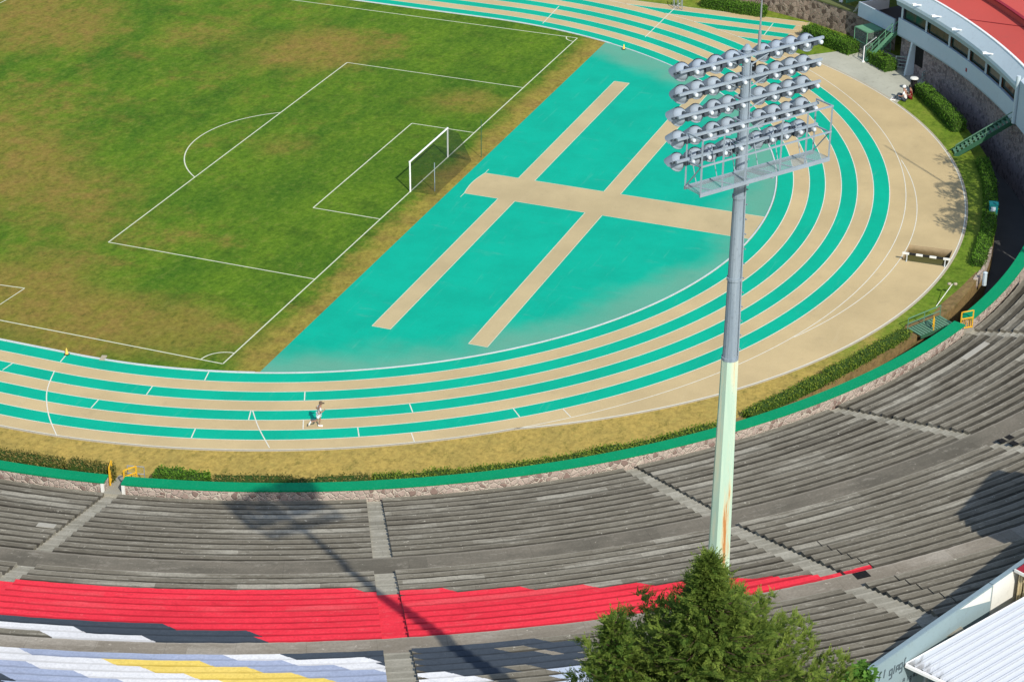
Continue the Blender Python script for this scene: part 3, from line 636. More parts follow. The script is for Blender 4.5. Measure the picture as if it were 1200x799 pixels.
for si, (a0_, a1_) in enumerate(secs):
    for ti, rr in enumerate(tiers):
        # an expansion joint cuts the upper rows of one sector
        jn = ti >= 1 and a0_ < -135.2 < a1_
        top = [ri for ri in rr if not jn or (ti == 1 and ri < rr[0]+6)]; low = [ri for ri in rr if ri not in top]
        b = MB()
        for ri in top: row_mesh(b, a0_, a1_, ri, 0, True)
        for ri in low: row_mesh(b, a0_, -135.225, ri, 0, True)
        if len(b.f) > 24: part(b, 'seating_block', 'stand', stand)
        b = MB()
        for ri in low: row_mesh(b, -135.185, a1_, ri, 0, True, zoff=.012)
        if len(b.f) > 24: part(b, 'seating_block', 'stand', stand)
for ri in (12, 25):
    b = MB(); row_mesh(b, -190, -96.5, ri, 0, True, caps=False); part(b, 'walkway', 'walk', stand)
for a_, rr in [(x, r_) for x in AISLES for r_ in tiers]:
    b = MB()
    for ri in rr:
        tt, of, ob, z = ROWS[ri]
        if of > rim_o(a_): break
        h = ROWS[ri+1][3]-z if ri+1 < nr else .3
        m2 = 'aisle'
        pm = paint_at(a_-AH-.1, of+.45) if tt > 0 else None
        if pm in ('RED',): m2 = 'RED'
        for k in (0, 1):   # two going per row, sunk below the benches
            o0_, o1_, zz = of+(ob-of)*k/2, of+(ob-of)*(k+1)/2, z-.20+h*k/2
            s = pi/180*(R0+of)
            b.face([SP(o0_, a_-AH, zz), SP(o1_, a_-AH, zz), SP(o1_, a_+AH, zz), SP(o0_, a_+AH, zz)][::-1], m2, [((a_-AH)*s, ri+k*.25), ((a_-AH)*s, ri+.24+k*.25), ((a_+AH)*s, ri+.24+k*.25), ((a_+AH)*s, ri+k*.25)][::-1])
            b.face([SP(o0_, a_-AH, zz-.2), SP(o0_, a_-AH, zz), SP(o0_, a_+AH, zz), SP(o0_, a_+AH, zz-.2)], m2, [(0, ri+.2)]*4)
    if b.f: part(b, 'aisle_steps', 'aisle', stand)
# repairs: pale replaced slabs and dark drain openings in the terraces
def slab(name, m, px, dz=.02):
    P = []
    for q in px: P.append(q)
    b = MB(); o_, t0, t1, w, ri = px
    z = ROWS[ri][3]+dz; of = ROWS[ri][1]+.03
    b.prism([SP(of, t0), SP(of+w, t0), SP(of+w, t1), SP(of, t1)], z-.05, z, m); part(b, name, m, stand)
M['pale'] = paint('pale_concrete_patch', (0.36, 0.34, 0.28), amt=.3, scale=2)
for (t0, t1, ri, w) in ((-111.0, -108.0, 2, .42), (-169.95, -169.0, 7, .42)): slab('patched_slab', 'pale', (0, t0, t1, w, ri))
for (t0, t1, ri, w) in ((-136.3, -135.75, 25, .55), (-121.2, -120.85, 13, .4), (-120.7, -120.3, 13, .4), (-121.3, -120.95, 14, .4), (-136.75, -136.4, 12, .7)): slab('drain_opening', 'dark', (0, t0, t1, w, ri), .012)

# ---------------------------------------------------------------- stone wall with green coping, in three lengths between the gates
def stone_wall(t0, t1, label):
    at = SP(-.4, (t0+t1)/2, 0)
    w = thing('stone_wall', at, label, 'wall', 'stone walls with green coping below the terraces')
    n = max(2, int((t1-t0)/.75)); b = MB(); c = MB()
    for i in range(n):
        u, v = t0+(t1-t0)*i/n, t0+(t1-t0)*(i+1)/n
        for (oa, z0, ob2, z1) in ((-.03, -.3, -.03, .9), (-.72, -2.6, -.72, .9)):
            b.face([SP(oa, u, z0), SP(oa, v, z0), SP(ob2, v, z1), SP(ob2, u, z1)])
        prof = [(.03, .88), (.03, .985), (-.78, 1.02), (-.78, .88)]
        for (p, q) in zip(prof, prof[1:]+prof[:1]): c.face([SP(p[0], u, p[1]), SP(q[0], u, q[1]), SP(q[0], v, q[1]), SP(p[0], v, p[1])])
    for t in (t0, t1):
        b.face([SP(-.72, t, -2.6), SP(-.03, t, -2.6), SP(-.03, t, .9), SP(-.72, t, .9)])
        c.face([SP(p[0], t, p[1]) for p in prof])
    part(b, 'masonry', 'rubble', w); part(c, 'coping', 'coping', w)
    return w
stone_wall(-190, -168.78, 'short end of pink stone wall with green coping left of the yellow gate pair')
stone_wall(-167.72, -106.62, 'long curved pink stone wall with green coping between the two gates')
stone_wall(-105.62, -88.5, 'stone wall with green coping at right frame edge beyond the single yellow gate')
for t_, side in ((-168.9, 1), (-167.6, -1)):
    b = MB()
    b.prism([SP(-.06, t_-.1), SP(.06, t_-.1), SP(.06, t_+.1), SP(-.06, t_+.1)], -.2, .86)
    single(b, 'wall_pillar', 'rimwhite', (*SP(0, t_), 0), 'pale end pillar of the stone wall on the %s side of the gate pair' % ('left' if side > 0 else 'right'), 'pillar', 'pale end pillars by the gate pair')
# ramps through the two wall openings
b = MB(); 
for t0, t1 in ((-168.78, -167.72), (-106.62, -105.62)):
    b.face([SP(.3, t0, .42), SP(.3, t1, .42), SP(-2.4, t1, .03), SP(-2.4, t0, .03)]); b.face([SP(.305, t0, -.3), SP(.305, t1, -.3), SP(.305, t1, .43), SP(.305, t0, .43)]); b.face([SP(.3, t0-.4, .24), SP(.3, t1+.4, .24), SP(.0, t1+.4, .24), SP(.0, t0-.4, .24)]); b.face([SP(.3, t0, .42), SP(-2.4, t0, .03), SP(-2.4, t0, -2.6), SP(.3, t0, -2.6)]); b.face([SP(.3, t1, .42), SP(-2.4, t1, .03), SP(-2.4, t1, -2.6), SP(.3, t1, -2.6)])
struct(b, 'gate_ramp', 'aisle')
# yellow gates
def gate(c, yaw, w, h, label, group):
    t = thing('metal_gate', c, label, 'gate', group); X = Vector((cos(yaw), sin(yaw), 0)); c = Vector(c)
    f = MB()
    for u in (0, w): f.bar(c+X*u, c+X*u+Vector((0, 0, h)), .075, .075)
    for zz in (.15, h*.62, h): f.bar(c+X*.03+Vector((0, 0, zz)), c+X*(w-.03)+Vector((0, 0, zz)), .06, .06)
    part(f, 'gate_frame', 'yellowmetal', t)
    f = MB()
    for i in range(1, 6): f.bar(c+X*(w*i/6)+Vector((0, 0, .15)), c+X*(w*i/6)+Vector((0, 0, h*.62)), .035, .035)
    part(f, 'gate_bars', 'yellowmetal', t); return t
rad = radians(-168.25)
gate(SP(-.8, -168.72, .28), rad+pi+.18, .8, 1.2, 'left leaf of the open yellow gate pair in the wall', 'yellow metal gates')
gate(SP(-.8, -167.80, .28), rad+pi-.75, .8, 1.1, 'right leaf of the open yellow gate pair in the wall', 'yellow metal gates')
gate(SP(-.42, -106.35, .3), radians(-106.3)+pi/2-.55, .9, 1.35, 'single yellow gate standing at the wall gap near the ditch', 'yellow metal gates')
b = MB(); c = Vector(SP(-1.9, -107.3, .0)); X = Vector((cos(.3), sin(.3), 0))
for u in (0, .5): b.bar(c+X*u, c+X*u+Vector((0, 0, 1.0)), .06, .06)
for zz in (.5, 1.0): b.bar(c+Vector((0, 0, zz)), c+X*.5+Vector((0, 0, zz)), .06, .06)
single(b, 'hand_rail', 'yellowmetal', tuple(c), 'short yellow rail beside the single gate, half hidden by coping', 'railing')
c = G(175, 563, .05); b = MB(); X = Vector((SP(0, -165)[0]-SP(0, -168)[0], SP(0, -165)[1]-SP(0, -168)[1], 0)).normalized()
c = Vector(SP(-1.5, -166.75, 0)); e = c-X*1.0
for u in (c, e): b.tube(u, u+Vector((0, 0, 1.3)), .03, n=6)
for zz in (.8, 1.3): b.tube(c+Vector((0, 0, zz)), e+Vector((0, 0, zz)), .03, n=6)
single(b, 'hand_rail', 'grey', tuple(c), 'thin grey tube rail on the dry grass right of the gate pair', 'railing')
# ================================================================ GOAL
g = thing('football_goal', (0, 0, 0), 'white football goal with dark net on the goal line', 'goal')
b = MB()
for x in (-3.66, 3.66): b.tube((x, 0, 0), (x, 0, 2.5), .065, n=10)
b.tube((-3.72, 0, 2.44), (3.72, 0, 2.44), .065, n=10); part(b, 'goal_frame', 'white', g)
a = N('net_cord'); a.col((0.02, 0.035, 0.02)); tr = a.n('ShaderNodeBsdfTransparent'); mx = a.n('ShaderNodeMixShader'); mx.inputs[0].default_value = .30
a.lk(tr.outputs[0], mx.inputs[1]); a.lk(a.b.outputs[0], mx.inputs[2]); a.lk(mx.outputs[0], a.t.nodes['Material Output'].inputs[0]); M['net'] = a.m
st = [G(509.5, 224.5), G(564, 185)]
b = MB()
yb = -2.05
tp = [(-3.66, -.02, 2.42), (3.66, -.02, 2.42)]; bk = [(-3.55, -1.0, 2.2), (3.55, -1.0, 2.2)]; bt = [(-3.6, yb, .03), (3.6, yb, .03)]
b.face([tp[0], tp[1], bk[1], bk[0]]); b.face([bk[0], bk[1], bt[1], bt[0]])
for i in (0, 1): b.face([tp[i], bk[i], bt[i], (tp[i][0], -.02, .03)])
part(b, 'net', 'net', g)
for (x, y, _), px in ((st[0], 0), (st[1], 0)):
    b = MB(); b.tube((x, y, 0), (x, y, 2.35 if x < 0 else 3.2), .03, n=6)
    single(b, 'net_stay_pole', 'lampbar' if x < 0 else 'darkgreen', (x, y, 0), 'pale thin stay pole behind the near end of the goal net' if x < 0 else 'dark thin stay pole behind the far end of the goal net', 'pole')

# ================================================================ FLOODLIGHT TOWER
TB = Vector((-82.94, -46.62, 0)); ZG = 5.0
tw = thing('floodlight_tower', (TB.x, TB.y, ZG), 'tall floodlight mast, blue grey above and rusty pale green below, with five lamp rows', 'floodlight')
def tr_(z): return .125+(44.0-z)*.0118
b = MB(); zs = [33.6, 36, 39, 42, 44.0]
for z0, z1 in zip(zs[:-1], zs[1:]): b.tube(TB+Vector((0, 0, z0-0)), TB+Vector((0, 0, z1)), tr_(z0), tr_(z1), 16, None, False)
b.tube(TB+Vector((0, 0, 44.0)), TB+Vector((0, 0, 44.15)), .16, .05, 16)
for z in (33.6, 36.4, 39.2): b.tube(TB+Vector((0, 0, z)), TB+Vector((0, 0, z+.1)), tr_(z)+.03, None, 16)
for z in range(68, 88): b.bar(TB+Vector((.0, -tr_(z/2)-.10, z/2)), TB+Vector((.05, -tr_(z/2)+.02, z/2)), .03, .03)
part(b, 'steel_shaft', 'tower', tw, 'blue grey upper shaft')
b = MB(); b.path([TB+Vector((-.03, -tr_(z)-.03, z)) for z in (33.8, 36, 38, 40, 42, 43.6)], .022, 6); part(b, 'cable_conduit', 'lampbar', tw)
b = MB()
zz = [ZG, 12, 19, 26, 30, 33.6]
for z0, z1 in zip(zz[:-1], zz[1:]): b.tube(TB+Vector((0, 0, z0)), TB+Vector((0, 0, z1)), tr_(z0)*1.06+.02, tr_(z1)*1.06+.02, 8, None, False)
b.tube(TB+Vector((0, 0, ZG)), TB+Vector((0, 0, ZG+.15)), 1.0, None, 8)
part(b, 'painted_shaft', 'towergreen', tw, 'pale green lower shaft with rust streaks')
AX = Vector((.825, -.566, 0)).normalized(); NX = Vector((.566, .825, 0)).normalized()
ROWZ = [43.90-.705*i for i in range(5)]
pos = [-2.36, -1.74, -1.12, -.50, .72, 1.30, 1.87, 2.42]
AIM = (NX*.74+Vector((0, 0, -.67))).normalized()
def lamp_meshes(p):
    """bowl with shade and rim, facing AIM; ballast can at the back; cradle"""
    p = Vector(p); bo = MB()
    c = p+NX*.22+Vector((0, 0, -.15))
    prof = [(r_*.83, h_*.85) for r_, h_ in ((.05, -.25), (.12, -.24), (.20, -.205), (.265, -.14), (.305, -.05), (.325, .04), (.33, .12), (.345, .125), (.345, .15), (.31, .15), (.27, .02))]
    bo.lathe(prof, c, AIM, 18)
    # shade: a half-round hood over the upper lip
    d = AIM; u = Vector((0, 0, 1)); x = u.cross(d).normalized(); y = d.cross(x)
    hood = MB()
    for i in range(10):
        a0, a1 = radians(-8+196*i/10), radians(-8+196*(i+1)/10)
        e0, e1 = .04+.19*max(0, sin(a0)), .04+.19*max(0, sin(a1))
        P = lambda a, r, h: c+(x*cos(a)+y*sin(a))*r+d*h
        hood.face([P(a0, .272, -.08), P(a1, .272, -.08), P(a1, .305, .11+e1), P(a0, .305, .11+e0)])
        hood.face([P(a0, .264, -.08), P(a0, .297, .11+e0), P(a1, .297, .11+e1), P(a1, .264, -.08)])
    cr = MB(); 
    cr.bar(p+Vector((0, 0, -.02)), c-AIM*.20, .10, .12); cr.bar(p-AX*.14-NX*.12, c-AX*.28+AIM*.02, .035, .06); cr.bar(p+AX*.16-NX*.12, c+AX*.28+AIM*.02, .035, .06); cr.bar(c-AX*.06-AIM*.25, q-AX*.02, .10, .13) if False else cr.bar(c-AX*.06-AIM*.25, p+AX*.18-NX*.05+Vector((0, 0, -.12)), .10, .13); cr.bar(c-AIM*.25, c-AIM*.16-AX*.2+Vector((0, 0, -.16)), .03, .04)
    cr.box(p+AX*.08-NX*.10+Vector((0, 0, -.15)), (.17, .09, .12), None, Matrix((AX, NX, Vector((0, 0, 1)))).transposed())
    ba = MB(); q = p+AX*.22-NX*.14+Vector((0, 0, -.12))
    ba.tube(q-NX*.10, q+NX*.14, .078, .085, 10); ba.tube(q-NX*.13, q-NX*.10, .04, .078, 10)
    gl = MB(); gl.lathe([(.001, .09), (.255, .09)], c, AIM, 18)
    return bo, hood, cr, ba, gl
M['bracket'] = paint('dark_bracket_paint', (0.055, 0.07, 0.085), rough=.6)
p0 = TB+AX*pos[0]-NX*.10+Vector((0, 0, ROWZ[0]))
bo, ho, cr, ba, gl = lamp_meshes(p0)
def lmesh(mb, nm, m, sm):
    mb.mats = [m]; o = mb.build(nm, m, None, sm, p0); return o
parts0 = [lmesh(bo, 'floodlight', 'lampgrey', True), lmesh(ho, 'hood', 'lampgrey', True), lmesh(cr, 'bracket', 'bracket', False), lmesh(ba, 'ballast_can', 'ballast', True), lmesh(gl, 'lens', 'lampglass', False)]
first = True
for z in ROWZ:
    for s_ in pos:
        w = TB+AX*s_-NX*.10+Vector((0, 0, z))
        os_ = parts0 if first else [q.copy() for q in parts0]
        if not first:
            for q in os_: COL.objects.link(q)
        os_[0].parent = tw; os_[0].location = w-Vector((TB.x, TB.y, ZG))
        os_[0].rotation_euler = (random.uniform(-.09, .09), random.uniform(-.09, .09), random.uniform(-.16, .16))
        for q in os_[1:]: q.parent = os_[0]; q.location = (0, 0, 0)
        first = False
for z in ROWZ:
    b = MB(); c = TB+Vector((0, 0, z))-NX*.24
    b.bar(c-AX*2.72, c+AX*2.80, .075, .075)
    for s_ in (-.22, .22): b.bar(c+AX*s_, TB+AX*s_+NX*.16+Vector((0, 0, z)), .05, .07)
    b.bar(TB+NX*.17-AX*.25+Vector((0, 0, z)), TB+NX*.17+AX*.25+Vector((0, 0, z)), .05, .08)
    b.bar(c-AX*.9+Vector((0, 0, 0)), TB+Vector((0, 0, z-.45))-AX*.1, .035, .035); b.bar(c+AX*.9, TB+Vector((0, 0, z-.45))+AX*.1, .035, .035)
    part(b, 'crossarm', 'lampbar', tw)
# maintenance platform
a = N('open_grating'); a.col((0.30, 0.37, 0.38)); tr = a.n('ShaderNodeBsdfTransparent'); mx = a.n('ShaderNodeMixShader'); mx.inputs[0].default_value = .45
a.lk(tr.outputs[0], mx.inputs[1]); a.lk(a.b.outputs[0], mx.inputs[2]); a.lk(mx.outputs[0], a.t.nodes['Material Output'].inputs[0]); M['grating'] = a.m
zp = 40.2; b = MB(); Lx0, Lx1 = -2.35, 2.75; n0, n1 = -.95, -.22
def PP(s_, n_, z): return TB+AX*s_+NX*n_+Vector((0, 0, z))
b.box(PP((Lx0+Lx1)/2, (n0+n1)/2, zp), (Lx1-Lx0, n1-n0, .05), None, Matrix((AX, NX, Vector((0, 0, 1)))).transposed())
part(b, 'platform_grating', 'grating', tw); b = MB(); b.bar(PP(Lx0, n0, zp-.03), PP(Lx1, n0, zp-.03), .05, .12); b.bar(PP(Lx0, n1, zp-.03), PP(Lx1, n1, zp-.03), .05, .12)
for s_ in (-.5, .5): b.bar(PP(s_, n0, zp-.1), PP(s_*.3, .1, zp-.1), .08, .1)
part(b, 'platform_frame', 'lampbar', tw)
b = MB()
for s_ in (Lx0+.03, -1.5, -.62, .75, 1.75, Lx1-.03): b.bar(PP(s_, n0, zp), PP(s_, n0, zp+1.72), .045, .045)
for s_ in (Lx0+.03, Lx1-.03):
    b.bar(PP(s_, n1, zp), PP(s_, n1, zp+1.72), .04, .04)
    for zz in (.85, 1.72): b.bar(PP(s_, n0, zp+zz), PP(s_, n1, zp+zz), .04, .04)
    b.bar(PP(s_, n1, zp), PP(s_, n0, zp+.9), .03, .03)
for zz in (.88, 1.72): b.bar(PP(Lx0, n0, zp+zz), PP(Lx1, n0, zp+zz), .045, .045)
for s_ in (-1.9, -1.1, -.4, .5, 1.3, 2.2): b.bar(PP(s_-.25, n1, zp), PP(s_, n0+.02, zp+.03), .03, .03); b.bar(PP(s_, n1, zp), PP(s_-.2, n1+.1, zp+1.1), .025, .025)
part(b, 'guardrail', 'lampbar', tw)
b = MB(); q = PP(.42, -.05, 43.9); b.tube(q, q+Vector((0, 0, .6)), .05, None, 8); b.tube(q+Vector((0, 0, .6)), q+Vector((0, 0, 3.6)), .028, .018, 6)
part(b, 'lightning_rod', 'grey', tw)
b = MB(); b.box(PP(.28, .05, 43.4), (.16, .2, .26)); part(b, 'junction_box', 'dark', tw)

# ================================================================ TREES
def quad_leaf(mb, c, d, n, L, w, tint, m):
    s = d.cross(n); s = s.normalized() if s.length > 1e-5 else Vector((1, 0, 0))
    a = c+d*L; k = c+d*(L*.5)
    mb.face([c, k+s*w, a, k-s*w], m, None, tint)
rnd = random.Random(11)
def rv(s=1.0): return Vector((rnd.uniform(-s, s), rnd.uniform(-s, s), rnd.uniform(-s, s)))
TT = Vector((-92.54, -48.89, 32.45)); TG = 5.0
ct = thing('conifer_tree', (TT.x+.1, TT.y, TG), 'broad dark green conifer with feathery upturned branches in front of the floodlight mast', 'tree')
b = MB(); prev = Vector((TT.x, TT.y, TG)); rr = .42
for i in range(1, 15):
    z = TG+(TT.z-.5-TG)*i/14; q = Vector((TT.x+.12*sin(i), TT.y+.1*cos(i*1.7), z)); r2_ = .42*(1-i/14.6); b.tube(prev, q, rr, r2_, 9, None, False); prev, rr = q, r2_
part(b, 'trunk', 'bark', ct)
lf = MB(); lim = MB()
def frond(c, d, L, tone):
    """one flattened spray: a curved axis with rows of short scale-leaf twigs"""
    d = d.normalized(); up = Vector((0, 0, 1)); side = d.cross(up); side = side.normalized() if side.length > .05 else Vector((1, 0, 0))
    nrm = (side.cross(d)+rv(.5)).normalized(); side = d.cross(nrm).normalized()
    n = 7; p = c.copy(); dd = d.copy()
    for i in range(n):
        f = i/(n-1); l = L*.42*(1-.62*f)
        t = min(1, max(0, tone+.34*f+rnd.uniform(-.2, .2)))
        for sg in (-1, 1):
            q = (dd*.8+side*sg*.75+rv(.3)).normalized(); quad_leaf(lf, p, q, nrm, l, l*.23, t, None)
        p = p+dd*(L/n); dd = (dd+Vector((0, 0, .02))+rv(.22)).normalized()
    quad_leaf(lf, p, dd, nrm, L*.28, L*.05, min(1, tone+.4), None)
def bough(base, d, L, dens):
    p = base.copy(); d = d.normalized(); n = max(4, int(L/.20)); prev = p.copy()
    tb = rnd.uniform(-.12, .22)
    for i in range(n):
        f = i/n; d = (d+Vector((0, 0, .055 if f > .45 else -.012))+rv(.07)).normalized(); p = p+d*(L/n)
        if i % 3 == 0: lim.tube(prev, p, .032*(1-f)+.008, .032*(1-(i+1)/n)+.008, 4, None, False); prev = p.copy()
        if f < .22 and L > 1.2: continue
        k = dens if f < .9 else dens+2
        for j in range(k):
            a = rnd.uniform(0, 2*pi); u = d.cross(Vector((0, 0, 1))).normalized(); v = d.cross(u)
            out = (u*cos(a)+v*sin(a)*.7)
            sd = (d*rnd.uniform(.5, 1.1)+out*rnd.uniform(.5, 1.0)+Vector((0, 0, rnd.uniform(-.5, .35)))).normalized()
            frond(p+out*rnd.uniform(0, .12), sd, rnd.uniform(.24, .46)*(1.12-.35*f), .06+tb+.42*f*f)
zt = TT.z
for i in range(860):
    h = .12+8.2*(i/860)**.82
    a = i*2.39996+rnd.uniform(-.4, .4)
    R = h*.50+.08 if h < 1 else .58+(h-1)*.84 if h < 4.4 else min(6.6, 3.44+.75*(h-4.4))
    R *= rnd.choice((.5, .72, .88, 1.0, 1.1))*(1+.14*sin(a*2+1.0))*(1.03+.17*cos(a+1.2))
    el = rnd.uniform(.22, .8) if h > 1.2 else rnd.uniform(.8, 1.5)
    d = Vector((cos(a), sin(a), el*.75))
    L = min(R*1.1, 5.8)
    bough(Vector((TT.x, TT.y, zt-h-.55*min(1, h)*.6-R*.26)), d, L, 3 if h < 7 else 1)
bough(Vector((TT.x, TT.y, zt-1.3)), Vector((-.02, .06, 1)), 1.2, 3)
# secondary leader on the left flank
LF = Vector((TT.x-.364*2.6, TT.y+.931*2.6, zt-2.25))
for i in range(44):
    h = .05+2.8*i/44; a = i*2.4; bough(LF-Vector((0, 0, h)), Vector((cos(a), sin(a), .9)), .3+.30*h, 3)
for i in range(90):                                   # plain lower skirt, below the picture
    h = 9.5+14*i/90; a = i*2.4; bough(Vector((TT.x, TT.y, zt-h)), Vector((cos(a), sin(a), .15)), rnd.uniform(4.5, 6.5), 1)
print('conifer leaves', len(lf.f))
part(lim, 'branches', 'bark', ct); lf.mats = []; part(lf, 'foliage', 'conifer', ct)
# small broad-leaved tree at the foot of the rim wall
def leaf_tree(at, H, R, n, label, name='broadleaf_tree', seed=3):  # also builds the unseen trees added for shade
    r = random.Random(seed); at = Vector(at); t = thing(name, at, label, 'tree')
    k = MB(); k.tube(at, at+Vector((0, 0, H-R)), .16, .07, 7)
    for i in range(7): a_ = i*.9; k.tube(at+Vector((0, 0, H-R*1.6)), at+Vector((cos(a_)*R*.7, sin(a_)*R*.7, H-R*.7)), .06, .02, 5)
    part(k, 'trunk', 'bark', t); f = MB()
    cl = [at+Vector((r.uniform(-1, 1)*R*.8, r.uniform(-1, 1)*R*.8, H-R+r.uniform(-.9, .9)*R)) for _ in range(14)]
    for i in range(n):
        c = r.choice(cl); q = c+Vector((r.gauss(0, .22), r.gauss(0, .22), r.gauss(0, .2)))*R
        d = Vector((r.uniform(-1, 1), r.uniform(-1, 1), r.uniform(-.5, .8))).normalized()
        quad_leaf(f, q, d, Vector((r.uniform(-1, 1), r.uniform(-1, 1), 1)).normalized(), .26, .085, r.random(), None)
    part(f, 'crown', 'broad', t)
q = G(1007, 795, 13.0)
leaf_tree((q.x, q.y, TG), q.z+.55-TG, .62, 800, 'light green leafy treetop at the bottom edge beside the blue grey rim wall')

# ================================================================ HEDGES
def hedge(pts, w, h, label, mat='hedge', dens=150, group='clipped hedges', z0=0.0, seed=1, rag=.05):
    r = random.Random(seed); pts = [Vector((q[0], q[1], z0)) for q in pts]; at = pts[len(pts)//2]
    t = thing('hedge', at, label, 'hedge', group); c = MB(); f = MB()
    for p, q in zip(pts[:-1], pts[1:]):
        d = (q-p); L = d.length; d.normalize(); n = Vector((-d.y, d.x, 0)); k = max(1, int(L/.8))
        for i in range(k):
            a, e = p+d*(L*i/k), p+d*(L*(i+1)/k); jh = h*(1+rag*mnoise.noise(a*1.3)+rag*.6*mnoise.noise(a*.4)); jw = w*(1+rag*mnoise.noise(a*1.1+Vector((5, 0, 0))))
            c.bar(a+Vector((0, 0, jh*.46)), e+d*.02+Vector((0, 0, jh*.46)), jw*.86, jh*.92)
            area = (jw+2*jh)*(L/k)
            for j in range(int(area*dens)):
                u = r.random()*(jw+2*jh); s = a+d*(r.uniform(-.05, 1.05)*L/k); b_ = r.gauss(0, .03+rag*.12)
                if u < jh: o = s+n*(jw/2+b_)+Vector((0, 0, u)); nn = n
                elif u < 2*jh: o = s-n*(jw/2+b_)+Vector((0, 0, u-jh)); nn = -n
                else: o = s+n*(u-2*jh-jw/2)+Vector((0, 0, jh+b_+.05*mnoise.noise(s*2.2))); nn = Vector((0, 0, 1))
                dd = (nn*.15+Vector((r.uniform(-1, 1), r.uniform(-1, 1), r.uniform(-.6, 1)))).normalized()
                quad_leaf(f, o, dd, (nn*1.5+Vector((r.uniform(-.7, .7), r.uniform(-.7, .7), r.uniform(-.7, .7)))).normalized(), r.uniform(.09, .15), .05, min(1, max(0, r.gauss(.45+.25*nn.z, .22))), None)  # top leaves tinted lighter: the lit top is put into the colour
    for e, sg in ((pts[0], 1), (pts[-1], -1)):
        d = (pts[1]-pts[0] if sg > 0 else pts[-2]-pts[-1]).normalized(); n = Vector((-d.y, d.x, 0))
        for j in range(int(w*h*dens)):
            quad_leaf(f, e-d*r.gauss(.0, .05)+n*r.uniform(-w/2, w/2)+Vector((0, 0, r.random()*h)), (-d+Vector((r.uniform(-1, 1), r.uniform(-1, 1), r.uniform(-1, 1)))).normalized(), Vector((r.uniform(-1, 1), r.uniform(-1, 1), r.uniform(-1, 1))).normalized(), .16, .055, r.random(), None)
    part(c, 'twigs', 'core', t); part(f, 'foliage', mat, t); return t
def pxp(l, z): return [tuple(G(x, y, z)[:2]) for x, y in l]
def thp(t0, t1, o, st=1.5):
    n = max(1, int(abs(t1-t0)/st)); return [SP(o, t0+(t1-t0)*i/n) for i in range(n+1)]
hedge(thp(-190, -172.2, -1.5), .9, 1.1, 'brownish hedge behind the coping at the left frame edge', 'dryhedge', rag=.25, seed=2)
hedge(thp(-171.6, -168.85, -1.5), .9, 1.15, 'brown green hedge just left of the yellow gate pair', 'dryhedge', rag=.25, seed=3)
hedge(thp(-166.0, -162.8, -1.5), .9, 1.1, 'short bright green hedge right of the gate pair', 'hedge', rag=.25, seed=4)
hedge(thp(-162.3, -152.9, -1.45), .8, .95, 'low sparse dry hedge behind the coping, right of the short green one', 'dryhedge', dens=80, rag=.25, seed=5)
hedge(thp(-152.5, -128.6, -1.45), 1.0, .74, 'long scruffy green hedge following the coping left of the floodlight mast', 'scruff', dens=110, rag=.3, seed=6)
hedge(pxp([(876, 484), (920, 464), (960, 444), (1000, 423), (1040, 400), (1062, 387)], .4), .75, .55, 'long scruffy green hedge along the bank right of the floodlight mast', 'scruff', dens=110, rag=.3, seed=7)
hedge(pxp([(1151, 188), (1160, 215), (1161, 243), (1158, 268), (1151, 292), (1146, 308)], .3), .9, .55, 'shaded hedge on the grass strip beside the ditch below the long staircase', 'hedge', seed=8)
hedge(pxp([(947, 36), (1000, 57)], 0.5), 1.5, 1.0, 'boxy hedge in front of the stone wall left of the green cage', 'hedge', seed=9)
q = [G(1013.8, 72), G(1036, 85), G(1048, 83)]
d = (q[1]-q[0]).normalized(); n = Vector((-d.y, d.x, 0)); n = n if n.x > 0 else -n
hedge([tuple((q[0]+n*.62)[:2]), tuple((q[1]+n*.62)[:2])], 1.25, 1.0, 'bright boxy hedge at the foot of the short green stairs', 'hedge', dens=120, seed=10)
hedge(pxp([(1080, 104), (1103, 126), (1124, 148)], 0.5), 1.1, 1.0, 'long boxy hedge on the lawn in front of the grandstand windows', 'hedge', dens=110, seed=11)
hedge(pxp([(826, 2), (862, 9), (896, 14)], .4), 1.3, .9, 'hedge at the top frame edge beyond the hurdle chute', 'hedge', seed=12)
# ================================================================ GRANDSTAND
BC = Vector((-10.79, 17.27, 0)); RB = 66.07
def BP(rho, al, z): return (BC.x+(RB+rho)*cos(radians(al)), BC.y+(RB+rho)*sin(radians(al)), z)
gs = thing('grandstand_building', BP(3, -52, 0), 'curved pale blue grandstand with a window band and red roof', 'building')
A0, A1 = -43.4, -62.2
def band(prof, a0, a1, m=None, step=1.0, close=True, caps=True):
    b = MB(); n = max(1, int(abs(a1-a0)/step)); pr = prof+[prof[0]] if close else prof
    for i in range(n):
        u, v = a0+(a1-a0)*i/n, a0+(a1-a0)*(i+1)/n
        for p, q in zip(pr[:-1], pr[1:]): b.face([BP(p[0], u, p[1]), BP(q[0], u, q[1]), BP(q[0], v, q[1]), BP(p[0], v, p[1])], m)
    if close and caps:
        for a in (a0, a1): b.face([BP(p[0], a, p[1]) for p in prof], m)
    return b
part(band([(.35, -2.6), (.35, 3.0), (.9, 3.0), (.9, -2.6)], -43.6, -57.3), 'stone_base', 'darkrubble', gs)
part(band([(.35, -2.6), (.35, 3.0), (.9, 3.0), (.9, -2.6)], -57.3, -77), 'stone_base', 'darkrubble', gs)
part(band([(0, 3.0), (0, 4.42), (.22, 4.42), (.22, 3.0)], A0, A1), 'parapet', 'bluegrey', gs)
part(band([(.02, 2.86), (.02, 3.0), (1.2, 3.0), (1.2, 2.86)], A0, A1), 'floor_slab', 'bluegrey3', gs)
part(band([(1.2, 2.9), (5.0, 2.9), (5, 5.5), (5.2, 5.5), (5.2, 2.7), (1.2, 2.7)], A0, A1), 'back_room', 'cream', gs)
al = [A0-.25, -46.9, -50.2, -53.2, -56.0, -58.6, -61.9]
